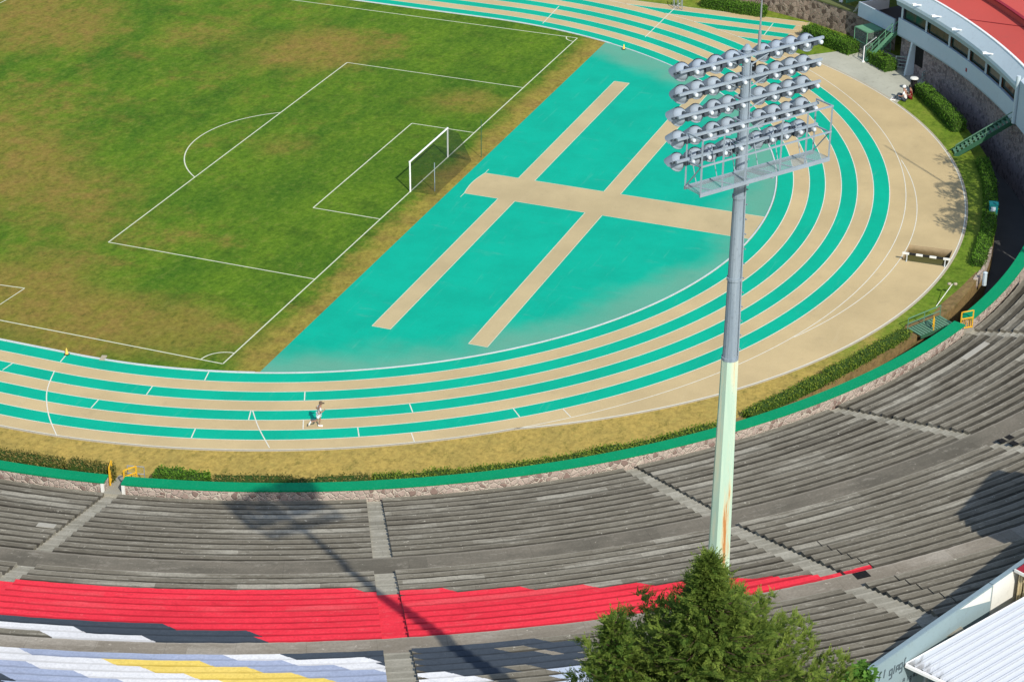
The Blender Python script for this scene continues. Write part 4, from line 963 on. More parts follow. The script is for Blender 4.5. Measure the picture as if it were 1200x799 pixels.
# seven bays: posts and glass
for i in range(len(al)-1):
    w_ = band([(.30, 4.42), (.30, 5.52), (.33, 5.52), (.33, 4.42)], al[i]-.14, al[i+1]+.14); wo_ = part(w_, 'window', 'glass', gs)
for a in al:
    b = MB(); p, q = Vector(BP(.16, a, 4.3)), Vector(BP(.16, a, 5.6)); b.bar(p, q, .16, .20); part(b, 'mullion', 'bluegrey2', gs)
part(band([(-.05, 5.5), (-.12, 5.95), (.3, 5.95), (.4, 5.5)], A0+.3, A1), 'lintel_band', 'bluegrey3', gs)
part(band([(-.22, 5.95), (-.16, 6.2), (.75, 7.05), (1.0, 7.05), (1.0, 5.95)], A0+.5, A1), 'fascia', 'bluegrey2', gs)
part(band([(.72, 7.03), (.72, 7.13), (.92, 7.13), (.92, 7.03)], A0+.5, A1), 'roof_edging', 'white', gs)
rs = hypot(G(1178, 14, 8).x-BC.x, G(1178, 14, 8).y-BC.y)-RB
part(band([(.92, 7.06), (rs, 7.9), (rs, 7.5), (.92, 6.9)], A0+9, A1-.2), 'roof', 'redroof', gs)
part(band([(rs+.02, 7.5), (rs+.02, 8.45), (rs+22, 9.2), (rs+22, 7.5)], A0+9, A1-.2), 'roof', 'redroof', gs)
part(band([(rs-.12, 8.40), (rs-.12, 8.52), (rs+.2, 8.52), (rs+.2, 8.40)], A0+9, A1-.2), 'roof_edging', 'maroon', gs)
b = MB(); q0, q1 = Vector(BP(.95, -51.2, 7.085)), Vector(BP(rs, -55.5, 7.93)); b.bar(q0, q1, .06, .02); part(b, 'roof_seam', 'maroon', gs)
for px in ((1069, 8), (1116, 36.6), (1150.6, 64.7), (1110.5, 19), (1033, -14)):
    t = G(px[0], px[1], 6.45); a = math.degrees(atan2(t.y-BC.y, t.x-BC.x)); b = MB()
    p, q = Vector(BP(.15, a, 6.45)), Vector(BP(-.62, a, 6.62)); b.bar(p, q, .09, .08); b.box(q, (.34, .24, .14), None, Euler((0, 0, radians(a))).to_matrix()); part(b, 'wall_lamp', 'white', gs)
# closed end beyond the windows
b = band([(.0, 3.0), (.0, 6.6), (6, 6.6), (6, 3.0)], A1-.25, -76); part(b, 'end_wall', 'bluegrey', gs)
b = MB(); p = Vector(BP(-.1, A1-.1, 3.0)); b.tube(p, p+Vector((0, 0, 3.9)), .17, None, 12); part(b, 'corner_post', 'bluegrey2', gs)
# buttress and tunnel mouth under the parapet
q = G(1085, 84, 0); a = math.degrees(atan2(q.y-BC.y, q.x-BC.x)); b = MB()
for s0 in (0,):
    P = [BP(-.5, a-.0, 0), BP(.34, a, 0), BP(.34, a, 2.98), BP(.0, a, 2.98)]; Q = [BP(-.5, a-.22, 0), BP(.34, a-.22, 0), BP(.34, a-.22, 2.98), BP(.0, a-.22, 2.98)]
    b.face(P); b.face(Q[::-1])
    for i in range(4): b.face([P[i], P[(i+1) % 4], Q[(i+1) % 4], Q[i]])
part(b, 'buttress', 'bluegrey2', gs)
b = band([(.33, 1.0), (.33, 2.8), (.36, 2.8), (.36, 1.0)], a-.25, a-1.3, step=.5); part(b, 'tunnel_mouth', 'dark', gs)
b = MB(); q = Vector(BP(-.015, -53.3, 3.62)); b.box(q, (.03, .22, .3), None, Euler((0, 0, radians(-53.3))).to_matrix()); part(b, 'wall_emblem', 'maroon', gs)
# stairs
def stairs(p0, p1, w, n, mat, label, rails=(1, 1), newel=None, drop=.28, railh=.95, railmat=None):
    p0 = Vector(p0); p1 = Vector(p1); t = thing('metal_staircase', p0, label, 'staircase'); d = p1-p0; h = Vector((d.x, d.y, 0)); Lh = h.length; h.normalize(); s = Vector((-h.y, h.x, 0))
    st = MB()
    for sg in (-1, 1): st.bar(p0+s*sg*w/2, p1+s*sg*w/2, .06, drop)
    part(st, 'stringers', mat, t); tr = MB()
    for i in range(n):
        c = p0+d*((i+.5)/n); tr.box(c+Vector((0, 0, d.z/n*.3)), (Lh/n*.72, w-.06, .045), None, Matrix((h, s, Vector((0, 0, 1)))).transposed())
    part(tr, 'treads', railmat or mat, t)
    for sg, on in zip((-1, 1), rails):
        if not on: continue
        r = MB(); z = Vector((0, 0, railh))
        r.bar(p0+s*sg*w/2+z, p1+s*sg*w/2+z, .05, .06); r.bar(p0+s*sg*w/2+z*.5, p1+s*sg*w/2+z*.5, .035, .04)
        for i in range(5): c = p0+d*(i/4)+s*sg*w/2; r.bar(c, c+z, .04, .04)
        part(r, 'handrail', railmat or mat, t)
    return t
M['stairgreen'] = paint('mid_green_paint', (0.105, 0.22, 0.14), amt=0.3, rough=0.55)
stairs(G(1117, 180), G(1189, 138, 3.0), 1.15, 15, 'darkgreen', 'long dark green staircase from the lawn up to the right end of the grandstand', (1, 0), railmat='stairgreen', drop=.34)
b = MB(); q = G(1189, 138, 3.0); b.box(q+Vector((.25, -.45, -.02)), (1.5, 1.6, .06), None, Euler((0, 0, .35)).to_matrix())
single(b, 'stair_landing', 'bluegrey', tuple(q), 'pale landing plate at the top of the long green staircase', 'landing')
stairs(G(1018, 70), G(1049, 38.5, 3.0), 1.25, 11, 'greenmetal', 'short light green staircase rising behind the boxy hedge to the terrace', (1, 1), railh=1.0)
b = MB(); q = G(1011.5, 73); b.tube(q, q+Vector((0, 0, 1.45)), .045, None, 8); b.tube(q, q+Vector((0, 0, .1)), .13, None, 10); b.tube(q+Vector((0, 0, 1.45)), G(1027, 44, 2.6), .035, None, 6)
single(b, 'newel_post', 'white', tuple(q), 'pale newel post with round foot at the bottom of the short stairs', 'post')
# railings
def railing(pts, h, nb, mat, label, posts=True):
    b = MB(); pts = [Vector(q) for q in pts]
    for p, q in zip(pts[:-1], pts[1:]):
        for i in range(nb): z = Vector((0, 0, h*(i+1)/nb)); b.bar(p+z, q+z, .05, .07)
        k = max(1, int((q-p).length/1.5))
        for i in range(k+1): c = p+(q-p)*i/k; b.bar(c, c+Vector((0, 0, h)), .06, .06)
    return single(b, 'metal_railing', mat, tuple(pts[0]), label, 'railing')
M['railgrey'] = paint('grey_green_rail', (0.24, 0.31, 0.28), amt=.2)
railing([G(1049, 82), G(1077, 85)], 1.25, 4, 'railgrey', 'four bar grey green railing between boxy hedge and buttress')
railing([G(1080, 98), G(1099, 83)], .95, 3, 'railgrey', 'low railing beside the tunnel mouth behind the litter bin')
# cage
q = [G(1000, 58.5), G(1014, 66)]
d = (q[1]-q[0]).normalized(); n = Vector((-d.y, d.x, 0)); n = n if n.x > 0 else -n
cg = thing('mesh_cage', q[0], 'green roofed mesh cage against the brown stone wall', 'cage')
a = N('wire_mesh'); a.col((0.16, 0.2, 0.17)); tr = a.n('ShaderNodeBsdfTransparent'); mx = a.n('ShaderNodeMixShader'); mx.inputs[0].default_value = .45
a.lk(tr.outputs[0], mx.inputs[1]); a.lk(a.b.outputs[0], mx.inputs[2]); a.lk(mx.outputs[0], a.t.nodes['Material Output'].inputs[0]); M['mesh'] = a.m
c0, c1 = q[0], q[0]+d*1.9; W_ = n*2.6; Hc = Vector((0, 0, 2.15))
b = MB()
for P in ((c0, c1), (c1, c1+W_), (c0, c0+W_)): b.face([P[0], P[1], P[1]+Hc, P[0]+Hc])
part(b, 'mesh_panels', 'mesh', cg); b = MB()
for c in (c0, c1, c1+W_, c0+W_): b.bar(c, c+Hc, .06, .06)
for P in ((c0, c1), (c1, c1+W_), (c0, c0+W_)):
    for k in (.5, 1.0): b.bar(P[0]+Hc*k, P[1]+Hc*k, .05, .05)
part(b, 'cage_frame', 'greenmetal', cg); b = MB()
b.face([c0+Hc*1.02, c1+Hc*1.02, c1+W_+Hc*1.05, c0+W_+Hc*1.05]); part(b, 'roof_sheet', 'greenmetal', cg)
# brown stone boundary wall with mossy top, terrace behind it
bl = [G(760, -22), G(900, 12.5), G(947, 25), G(1000, 43.5), G(1048, 60)]
bw = thing('boundary_wall', bl[2], 'brown rubble stone wall with mossy top left of the grandstand', 'wall')
b = MB(); c = MB(); HW = 2.25
for p, q in zip(bl[:-1], bl[1:]):
    d = (q-p).normalized(); n = Vector((-d.y, d.x, 0)); n = n if n.x > 0 else -n
    b.face([p, q, q+Vector((0, 0, HW)), p+Vector((0, 0, HW))])
    P = [p-n*.05, q-n*.05, q+n*.95, p+n*.95]
    for z in (HW+.12,): c.face([v+Vector((0, 0, z)) for v in P])
    c.face([P[0]+Vector((0, 0, HW)), P[1]+Vector((0, 0, HW)), P[1]+Vector((0, 0, HW+.12)), P[0]+Vector((0, 0, HW+.12))])
part(b, 'masonry', 'brownrubble', bw); part(c, 'coping', 'moss', bw)
bb = [v.copy() for v in bl]
b = MB(); n = Vector((.93, -.36, 0))
pts = [v+n*.9 for v in bl]; back = [v+n*60 for v in bl]
for i in range(len(pts)-1): b.face([(pts[i].x, pts[i].y, HW-.02), (pts[i+1].x, pts[i+1].y, HW-.02), (back[i+1].x, back[i+1].y, HW-.02), (back[i].x, back[i].y, HW-.02)])
struct(b, 'upper_lawn', 'verge')
pa = [G(1006, 18.5, 2.3), G(1048, 39.5, 2.3)]
d = (pa[1]-pa[0]).normalized(); n = Vector((-d.y, d.x, 0)); n = n if n.x > 0 else -n
tp = thing('terrace_parapet', pa[0], 'white and pale blue parapet of the small terrace left of the grandstand', 'parapet')
b = MB(); b.bar((pa[0]+pa[1])/2-d*(pa[1]-pa[0]).length/2+Vector((0, 0, .65)), pa[1]+Vector((0, 0, .65)), .16, 1.3); part(b, 'parapet_wall', 'bluegrey', tp)
b = MB(); e = pa[0]; b.bar(e+Vector((0, 0, .62))+d*.08, e+n*3.2+d*.08+Vector((0, 0, .62)), .16, 1.28); b.face([e+Vector((0, 0, .02))-d*.9, e+d*.0+Vector((0, 0, 1.3)), e+n*.3+Vector((0, 0, 1.3)), e+n*.3-d*.9+Vector((0, 0, .02))]); part(b, 'end_wing', 'white', tp)
b = MB(); b.face([e+n*.1+Vector((0, 0, .25)), pa[1]+n*.1+Vector((0, 0, .25)), pa[1]+n*7+Vector((0, 0, .25)), e+n*7+Vector((0, 0, .25))]); part(b, 'terrace_floor', 'ditch', tp)
b = MB(); q = G(985.5, 3, 2.3); b.bar(q, q+Vector((0, 0, 2.0)), .3, .3); single(b, 'gate_post', 'white', tuple(q), 'white square post on the upper lawn at the top frame edge', 'post')
q0, q1 = G(992, 4, 2.3), G(1036, -6, 2.3); b = MB(); k = 26
for i in range(k): c = q0+(q1-q0)*i/k; b.bar(c, c+Vector((0, 0, 1.6)), .10, .03)
for z in (.4, 1.3): b.bar(q0+Vector((0, 0, z)), q1+Vector((0, 0, z)), .05, .08)
single(b, 'picket_fence', 'greenmetal', tuple(q0), 'green slatted fence on the upper lawn at the top frame edge', 'fence')
# litter bin
q = G(1070, 108); lb = thing('litter_bin', q, 'dark litter bin with pale lid by the hedge end on the pavement', 'bin')
b = MB(); b.lathe([(.26, 0), (.30, 1.0), (.26, 1.0), (.24, .6), (0.001, .6)], q, (0, 0, 1), 10); b.tube(q+Vector((.32, 0, 0)), q+Vector((.34, 0, 1.2)), .03, None, 6); b.tube(q-Vector((.32, 0, 0)), q+Vector((-.34, 0, 1.2)), .03, None, 6); part(b, 'bin_body', 'black', lb)
b = MB(); b.lathe([(.36, 1.2), (.34, 1.28), (.001, 1.32)], q, (0, 0, 1), 10); b.lathe([(.36, 1.2), (.001, 1.2)], q, (0, 0, 1), 10); part(b, 'bin_lid', 'rimwhite', lb)

# ================================================================ RIM WALL AND THE ROOFS OUTSIDE
ZW = 11.35
Dn = Vector((.918, -.397, 0)); RNv = Vector((RN.x, RN.y, 0))
def RP(s, off, z): return Vector((-62.6, -51.5, 0))+RNv*(RD+72.13)+Dn*s+RNv*off+Vector((0, 0, z))   # s along the rim (metres, right positive), off inward
sj = (G(1162, 685, ZW)-RP(0, 0, ZW)).dot(Dn)
M['rimcap'] = paint('rim_cap_paint', (0.20, 0.27, 0.30), amt=.4)
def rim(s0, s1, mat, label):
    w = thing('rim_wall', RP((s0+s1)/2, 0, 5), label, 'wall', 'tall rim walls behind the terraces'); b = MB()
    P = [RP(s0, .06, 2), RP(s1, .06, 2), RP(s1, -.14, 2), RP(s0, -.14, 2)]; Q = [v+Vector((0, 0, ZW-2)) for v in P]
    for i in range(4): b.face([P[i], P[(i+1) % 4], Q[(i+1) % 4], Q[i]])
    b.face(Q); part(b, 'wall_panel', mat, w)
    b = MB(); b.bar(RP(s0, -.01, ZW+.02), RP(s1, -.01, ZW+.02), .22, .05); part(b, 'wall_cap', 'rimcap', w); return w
rw = rim(-15.6, sj-.03, 'rimgrey', 'blue grey rim wall with dark lettering above the white roof')
rim(sj+.03, sj+26, 'rimwhite', 'white painted rim wall right of the joint, by the slatted shed')
# white wedge under the cap of the blue grey wall, and painted lettering
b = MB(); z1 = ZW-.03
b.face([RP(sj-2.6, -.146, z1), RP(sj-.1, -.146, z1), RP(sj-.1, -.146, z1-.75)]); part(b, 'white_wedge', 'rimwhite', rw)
b = MB()
def wallpt(px):
    d = _R @ Vector(((px[0]-600)/F, -(px[1]-399.5)/F, -1.0)); o = RP(0, -.148, 0); t = (o-CAM).dot(RNv)/d.dot(RNv); return CAM+d*t
ink = M['ink'] = paint('dark_lettering', (0.085, 0.115, 0.13), amt=.4)
def glyph(strokes, px, hgt):
    o = wallpt(px); U = Dn; V = Vector((0, 0, 1))
    for (x0, y0, x1, y1) in strokes:
        p, q = o+U*x0*hgt+V*y0*hgt, o+U*x1*hgt+V*y1*hgt; b.bar(p, q, .02, hgt*.17, None, RNv.cross((q-p).normalized()))
I_ = [(0, 0, .12, 1)]; L_ = [(0, 0, .12, 1), (.12, 1, .3, 1)]; A_g = [(0, 0, 0, .7), (0, .7, .45, .7), (.45, .7, .45, 0), (0, .3, .45, .3)]; G_g = [(0, .1, 0, .7), (0, .7, .45, .7), (.45, .75, .45, -.4), (.45, -.4, 0, -.4), (0, .1, .45, .1)]
for gl_, px in ((I_, (1025, 799)), (L_, (1030, 797.5)), (I_, (1035.5, 794)), (G_g, (1042, 792)), (I_, (1047, 789)), (A_g, (1050, 787)), (G_g, (1054, 784.5)), (L_, (1059, 781))): glyph(gl_, px, .42)
for gl_, px in ((A_g, (1058, 799)), (I_, (1063, 797)), (G_g, (1066, 796)), (A_g, (1070, 793)), (I_, (1074, 791))): glyph(gl_, px, .24)
part(b, 'lettering', 'ink', rw)
# white ribbed roof
a = N('white_ribbed_metal'); p = a.pos(); n1 = a.noise(a.rot(p, .4, (.5, 3, 1)), 1.2, 6, .7)
A3 = G(1062.5, 777.5, 10.45); B3 = G(1200, 700.5, 11.05); C3 = G(1112, 800.5, 10.25)
u = (B3-A3); v = (C3-A3); un = u.normalized(); Lu = u.length
dd = a.n('ShaderNodeVectorMath', operation='DOT_PRODUCT'); sb = a.n('ShaderNodeVectorMath', operation='SUBTRACT'); a.lk(p, sb.inputs[0]); sb.inputs[1].default_value = tuple(A3); a.lk(sb.outputs[0], dd.inputs[0]); dd.inputs[1].default_value = tuple(un)
k = a.mix(n1, (0.50, 0.54, 0.58), (0.58, 0.61, 0.64))
e = a.math('ADD', dd.outputs['Value'], a.math('MULTIPLY', a.math('SUBTRACT', n1, .5), 3.2))
k = a.mix(a.math('MULTIPLY', a.ramp(e, 1.0, 0.0), .75), k, (0.16, 0.15, 0.13))
a.col(k).rough(0.5); M['whiteroof'] = a.m
M['seamshade'] = paint('roof_seam', (0.36, 0.38, 0.41), amt=.3)  # sides of the roof ribs, their shade painted in as a darker tone
rf = thing('white_roof_shelter', (A3.x, A3.y, TG), 'white ribbed metal roof with dirty eave in the bottom right corner', 'roof')
b = MB(); vn = v.normalized(); Lv = 9.0; Lu2 = Lu+6; nn = un.cross(vn).normalized(); nn = nn if nn.z > 0 else -nn
k = int(Lv/.40)
for i in range(k):
    s0 = i*.40
    pr = [(0, 0), (.29, 0), (.31, .08), (.38, .08), (.40, 0)]
    for (x0, z0), (x1, z1) in zip(pr[:-1], pr[1:]):
        P = A3+vn*(s0+x0)+nn*z0; Q = A3+vn*(s0+x1)+nn*z1; b.face([P, P+un*Lu2, Q+un*Lu2, Q], 'whiteroof' if z0 == z1 else 'seamshade')
part(b, 'roof_sheet', 'whiteroof', rf)
b = MB(); b.bar(A3-un*.05-nn*.06, A3-un*.05+vn*Lv-nn*.06, .12, .14); b.bar(A3-vn*.03-nn*.05, A3-vn*.03+un*Lu2-nn*.05, .06, .12); part(b, 'gutter', 'white', rf)
for s_, t_ in ((.6, .5), (8, .5), (.6, 6), (8, 6), (14, .5), (14, 6)):
    b = MB(); q = A3+un*s_+vn*t_; b.tube((q.x, q.y, TG), (q.x, q.y, q.z-.05), .08, None, 8); part(b, 'post', 'grey', rf)
b = MB(); b.prism([tuple((A3+vn*1.2+un*1.5)[:2]), tuple((A3+vn*1.2+un*(Lu2-.5))[:2]), tuple((A3+vn*8+un*(Lu2-.5))[:2]), tuple((A3+vn*8+un*1.5)[:2])], TG, 8.6); part(b, 'lower_wall', 'darkgreen', rf)
# slatted shed behind the rim wall
sh_ = G(1187.5, 667, ZW+.05); sO = (sh_-RP(0, 0, ZW)).dot(Dn)
sd = thing('slatted_shed', RP(sO+2, -.3, TG), 'small shed with maroon roof and cream slatted side at the right frame edge', 'shed')
b = MB()
for i in range(14): b.bar(RP(sO+.15, -.45-i*.28, 8.4), RP(sO+.15, -.45-i*.28, ZW), .05, .17, None, RNv)
for i in range(18): b.bar(RP(sO+.15+i*.28, -.40, 8.4), RP(sO+.15+i*.28, -.40, ZW), .17, .05, None, RNv)
for i in range(18): b.bar(RP(sO+.15+i*.28, -.9, 8.4), RP(sO+.15+i*.28, -.9, ZW-.1), .12, .05, None, RNv)
part(b, 'slats', 'cream', sd)
b = MB(); 
P = [RP(sO-.05, -.25, ZW+.03), RP(sO+5.4, -.25, ZW+.03), RP(sO+5.4, -.95, ZW-.02), RP(sO-.05, -.95, ZW-.02)]
b.face(P); Q = [v_+Vector((0, 0, .12)) for v_ in P]; b.face(Q)
for i in range(4): b.face([P[i], P[(i+1) % 4], Q[(i+1) % 4], Q[i]])
part(b, 'roof', 'maroon', sd)
b = MB(); b.bar(RP(sO-.1, -.97, ZW+.02), RP(sO+5.4, -.97, ZW+.02), .06, .16); b.bar(RP(sO-.08, -.2, ZW+.1), RP(sO-.08, -.98, ZW+.05), .06, .14); part(b, 'trim', 'rimwhite', sd)
# unseen slab added beyond the right frame edge, shaped to shade the upper rows
rb = thing('added_shade_slab', (-53, -60, TG), 'unseen flat slab on posts, added beyond the right frame edge to cast shade', 'roof')
b = MB(); cpts = [(-51.9, -56.7), (-50.6, -57.1), (-45.5, -58.5), (-46.5, -66), (-56.5, -64), (-54.9, -59), (-54.2, -57.4)]
b.prism(cpts, 15.0, 15.25, bottom=True); part(b, 'shade_slab', 'rimwhite', rb)
for q in ((-52, -58.5), (-47.5, -59.5), (-54.5, -63), (-47.5, -65)):
    b = MB(); b.tube((*q, TG), (*q, 15), .12, None, 8); part(b, 'post', 'grey', rb)  # posts of the added shade slab
# ground outside the rim
b = MB(); pts = [(-400, -400), (300, -400), (300, -110), (60, -75), (20, -75)]
pts += [tuple(RP(s_, -.2, 0)[:2]) for s_ in (26, -15)] + [SP(OEND+.6, t) for t in range(-142, -191, -2)] + [(-400, 20)]
b.sheet([pts], TG-.01); struct(b, 'outer_ground', 'far')
b = MB()
tt_ = [SP(OEND+.3, t) for t in range(-142, -191, -2)]
for p_, q_ in zip(tt_[:-1], tt_[1:]): b.face([(*p_, 2), (*q_, 2), (*q_, ZEND+.6), (*p_, ZEND+.6)])
single(b, 'back_wall', 'rimgrey', (*tt_[12], 2), 'plain back wall behind the highest terrace row, below the frame', 'wall')

# ================================================================ SMALL THINGS ON THE FIELD SIDE
# steeplechase barrier over the pit
p0, p1 = Vector((-1.93, -37.35, 0)), Vector((-1.80, -40.72, 0)); bar = thing('steeplechase_barrier', p0, 'black and white barrier standing over the water jump pit', 'hurdle')
b = MB(); n = 7; d = (p1-p0)
for i in range(n): b.bar(p0+d*i/n+Vector((0, 0, .62)), p0+d*(i+1)/n+Vector((0, 0, .62)),   .12, .13, 'rimwhite' if i % 2 == 0 else 'black')
tag(b.build('beam', None, bar))
for f in (.10, .90):
    b = MB(); c = p0+d*f; b.bar(c, c+Vector((0, 0, .56)), .07, .07); b.bar(c-Vector((.12, 0, -.05)), c+Vector((.06, 0, .05)), .07, .05); part(b, 'leg', 'kerb', bar)
# cones
def cone(q, label):
    q = Vector(q); t = thing('traffic_cone', q, label, 'cone', 'small yellow cones by the kerb'); b = MB(); b.lathe([(.12, .03), (.03, .44), (.001, .45)], q, (0, 0, 1), 12); part(b, 'cone_body', 'cone', t, None, True)
    b = MB(); b.box(q+Vector((0, 0, .02)), (.28, .28, .04)); part(b, 'cone_base', 'black', t)
cone((*G(78.5, 416)[:2], .06), 'small yellow cone on the kerb near the left start line'); cone((*G(731, 58.5)[:2], .05), 'small yellow cone on the kerb beside the far end of the apron')
q = G(121, 418.5, .1); b = MB(); b.box((q.x, q.y, .05), (.6, .34, .08), None, Euler((0, 0, .25)).to_matrix()); b.box((q.x, q.y, .105), (.16, .05, .03)); single(b, 'drain_cover', 'edging', (q.x, q.y, 0), 'pale concrete drain cover on the grass beside the kerb', 'cover')
# leaning twin-lamp post on the bank
q = G(1097, 359); e = G(1116, 333, .95); tl = thing('leaning_lamp_post', q, 'thin leaning white post with twin grey lamps on the grass bank', 'lamp post')
b = MB(); b.tube(q, e, .025, None, 8); part(b, 'pole', 'rimwhite', tl)
for s_ in (-.16, .16):
    b = MB(); b.lathe([(.001, .10), (.12, .08), (.15, 0), (.12, -.09), (.001, -.10)], e+Vector((s_*.4, -s_*1.2, .02)), (.3, .2, 1), 10); part(b, 'lamp_head', 'edging', tl, None, True)
# teal wheelie bin with white label
q = G(1163, 254); tb = thing('wheelie_bin', q, 'teal bin with a white label in the shade beside the ditch', 'bin'); R3 = Euler((0, 0, .25)).to_matrix()
b = MB(); b.box(q+Vector((0, 0, .55)), (.55, .6, 1.0), None, R3); part(b, 'bin_body', 'teal', tb)
b = MB(); b.box(q+Vector((0, 0, 1.09)), (.62, .68, .08), None, R3); part(b, 'bin_lid', 'teal', tb)
b = MB(); b.box(q+R3@Vector((-.285, .03, .72)), (.02, .34, .34), None, R3); part(b, 'bin_label', 'bluegrey', tb)
for s_ in (-.24, .24):
    b = MB(); c = q+R3@Vector((.24, s_, .1)); b.tube(c-R3@Vector((0, .04, 0)), c+R3@Vector((0, .04, 0)), .1, None, 10); part(b, 'wheel', 'black', tb)
q = G(1153.5, 331, -.1); b = MB(); b.tube(q-Vector((0, 0, .2)), q+Vector((0, 0, .75)), .16, .14, 8); b.tube(q+Vector((0, 0, .75)), q+Vector((0, 0, .82)), .18, .1, 8); single(b, 'marker_post', 'bluegrey2', tuple(q), 'stubby pale post on the lip of the ditch', 'post')
# stone lip on the ditch edge
b = MB()
for i in range(8):
    t_ = -91.0-0.8*i; w = .22+.06*sin(i); b.prism([SP(edge_o(t_)-w, t_), SP(edge_o(t_)+.04, t_), SP(edge_o(t_-.8)+.04, t_-.8), SP(edge_o(t_-.8)-w, t_-.8)], -.6, .10+.03*sin(i*2.3))
single(b, 'stone_lip', 'rubble', (*SP(-3, -94), 0), 'rough pale stone lip along the ditch edge near the barrier', 'kerb')
# green footbridge to the single gate
q0, q1 = G(1071, 391), G(1109, 375.5, .25)
fb = thing('green_footbridge', q0, 'dark green slatted footbridge from the bank to the single yellow gate', 'bridge'); d = (q1-q0); L = d.length; dn = d.normalized(); s_ = Vector((-dn.y, dn.x, 0)).normalized()
b = MB()
for i in range(12): c = q0+d*((i+.5)/12); b.box(c+Vector((0, 0, .1)), (L/12*.7, 1.25, .05), None, Matrix((dn, s_, dn.cross(s_))).transposed())
part(b, 'deck_slats', 'stairgreen', fb); b = MB()
for sg in (-1, 1): b.bar(q0+s_*sg*.65, q1+s_*sg*.65, .08, .22)
part(b, 'side_beams', 'darkgreen', fb); b = MB()
c0 = q0+s_*.65
for i in range(3): c = q0+s_*.65+d*(i/2); b.bar(c, c+Vector((0, 0, .85)), .05, .05)
for z in (.45, .85): b.bar(c0+Vector((0, 0, z)), q1+s_*.65+Vector((0, 0, z)), .05, .05)
part(b, 'handrail', 'stairgreen', fb)
# stacked hurdles at the top edge
for i in range(3):
    q = G(789.5+i*4.6, 8.5+i*.8); h = thing('training_hurdle', q, ['leftmost grey hurdle of the row parked at the top frame edge', 'middle grey hurdle of the row parked at the top frame edge', 'rightmost grey hurdle of the row parked at the top frame edge'][i], 'hurdle', 'grey hurdles at the top frame edge')
    b = MB(); X = Vector((.92, .39, 0)); Y = Vector((-.39, .92, 0))
    for k in (-.5, .5): b.bar(q+X*k, q+X*k+Vector((0, 0, .95)), .06, .06); b.bar(q+X*k-Y*.35, q+X*k+Y*.35, .07, .06)
    part(b, 'frame', 'grey', h); b = MB(); b.bar(q-X*.6+Vector((0, 0, 1.0)), q+X*.6+Vector((0, 0, 1.0)), .04, .12); part(b, 'bar', 'lampbar', h)
# unseen mast and spiky trees added beyond the right frame edge to shadow the track
mt = thing('shadow_mast', (1.0, -49.9, 0), 'unseen slender mast added beyond the right frame edge for its shadow', 'mast'); b = MB(); b.tube((1, -49.9, 0), (1, -49.9, 22), .10, .05, 8); part(b, 'shadow_shaft', 'grey', mt)
def palm(at, H, seed, label):  # unseen palm, added for its shadow
    r = random.Random(seed); at = Vector(at); t = thing('shadow_palm', at, label, 'tree'); k = MB(); k.tube(at, at+Vector((0, 0, H)), .22, .14, 8); part(k, 'trunk', 'bark', t); f = MB(); top = at+Vector((0, 0, H))
    for i in range(10):
        a_ = i*2.4; el = r.uniform(-.3, .9); d = Vector((cos(a_), sin(a_), el)).normalized(); p_ = top.copy()
        for j in range(8):
            quad_leaf(f, p_, (d+Vector((-d.y, d.x, 0))*.5).normalized(), Vector((0, 0, 1)), .55, .06, .3, None); quad_leaf(f, p_, (d-Vector((-d.y, d.x, 0))*.5).normalized(), Vector((0, 0, 1)), .55, .06, .3, None)
            p_ = p_+d*.2; d = (d+Vector((0, 0, -.14))).normalized()
    part(f, 'crown', 'broad', t)
s1 = SUN/-SUN.z
for px, h, sd_ in (((1119, 217), 15, 1), ((1126, 247), 13, 2), ((1128, 264), 12, 5)):
    q = G(*px); c = q-s1*h; palm((c.x, c.y, 0), h, sd_, ['', 'tallest unseen palm added beyond the right frame edge for its shadow', 'middle unseen palm added beyond the right frame edge for its shadow', '', '', 'shortest unseen palm added beyond the right frame edge for its shadow'][sd_])

for q, h, lab in ((G(1163, 196), 12.5, 'nearest unseen leafy tree added for shade beyond the right frame edge'), (G(1168, 234), 11.5, 'second unseen leafy tree added for shade beyond the right frame edge'), (G(1168, 268), 11.0, 'third unseen leafy tree added for shade beyond the right frame edge, nearest the terraces')):
    c = q-s1*h; leaf_tree((c.x, c.y, 0), h+2.2, 2.3, 2600, lab, seed=int(h))  # unseen trees added to shade the strip beside the ditch
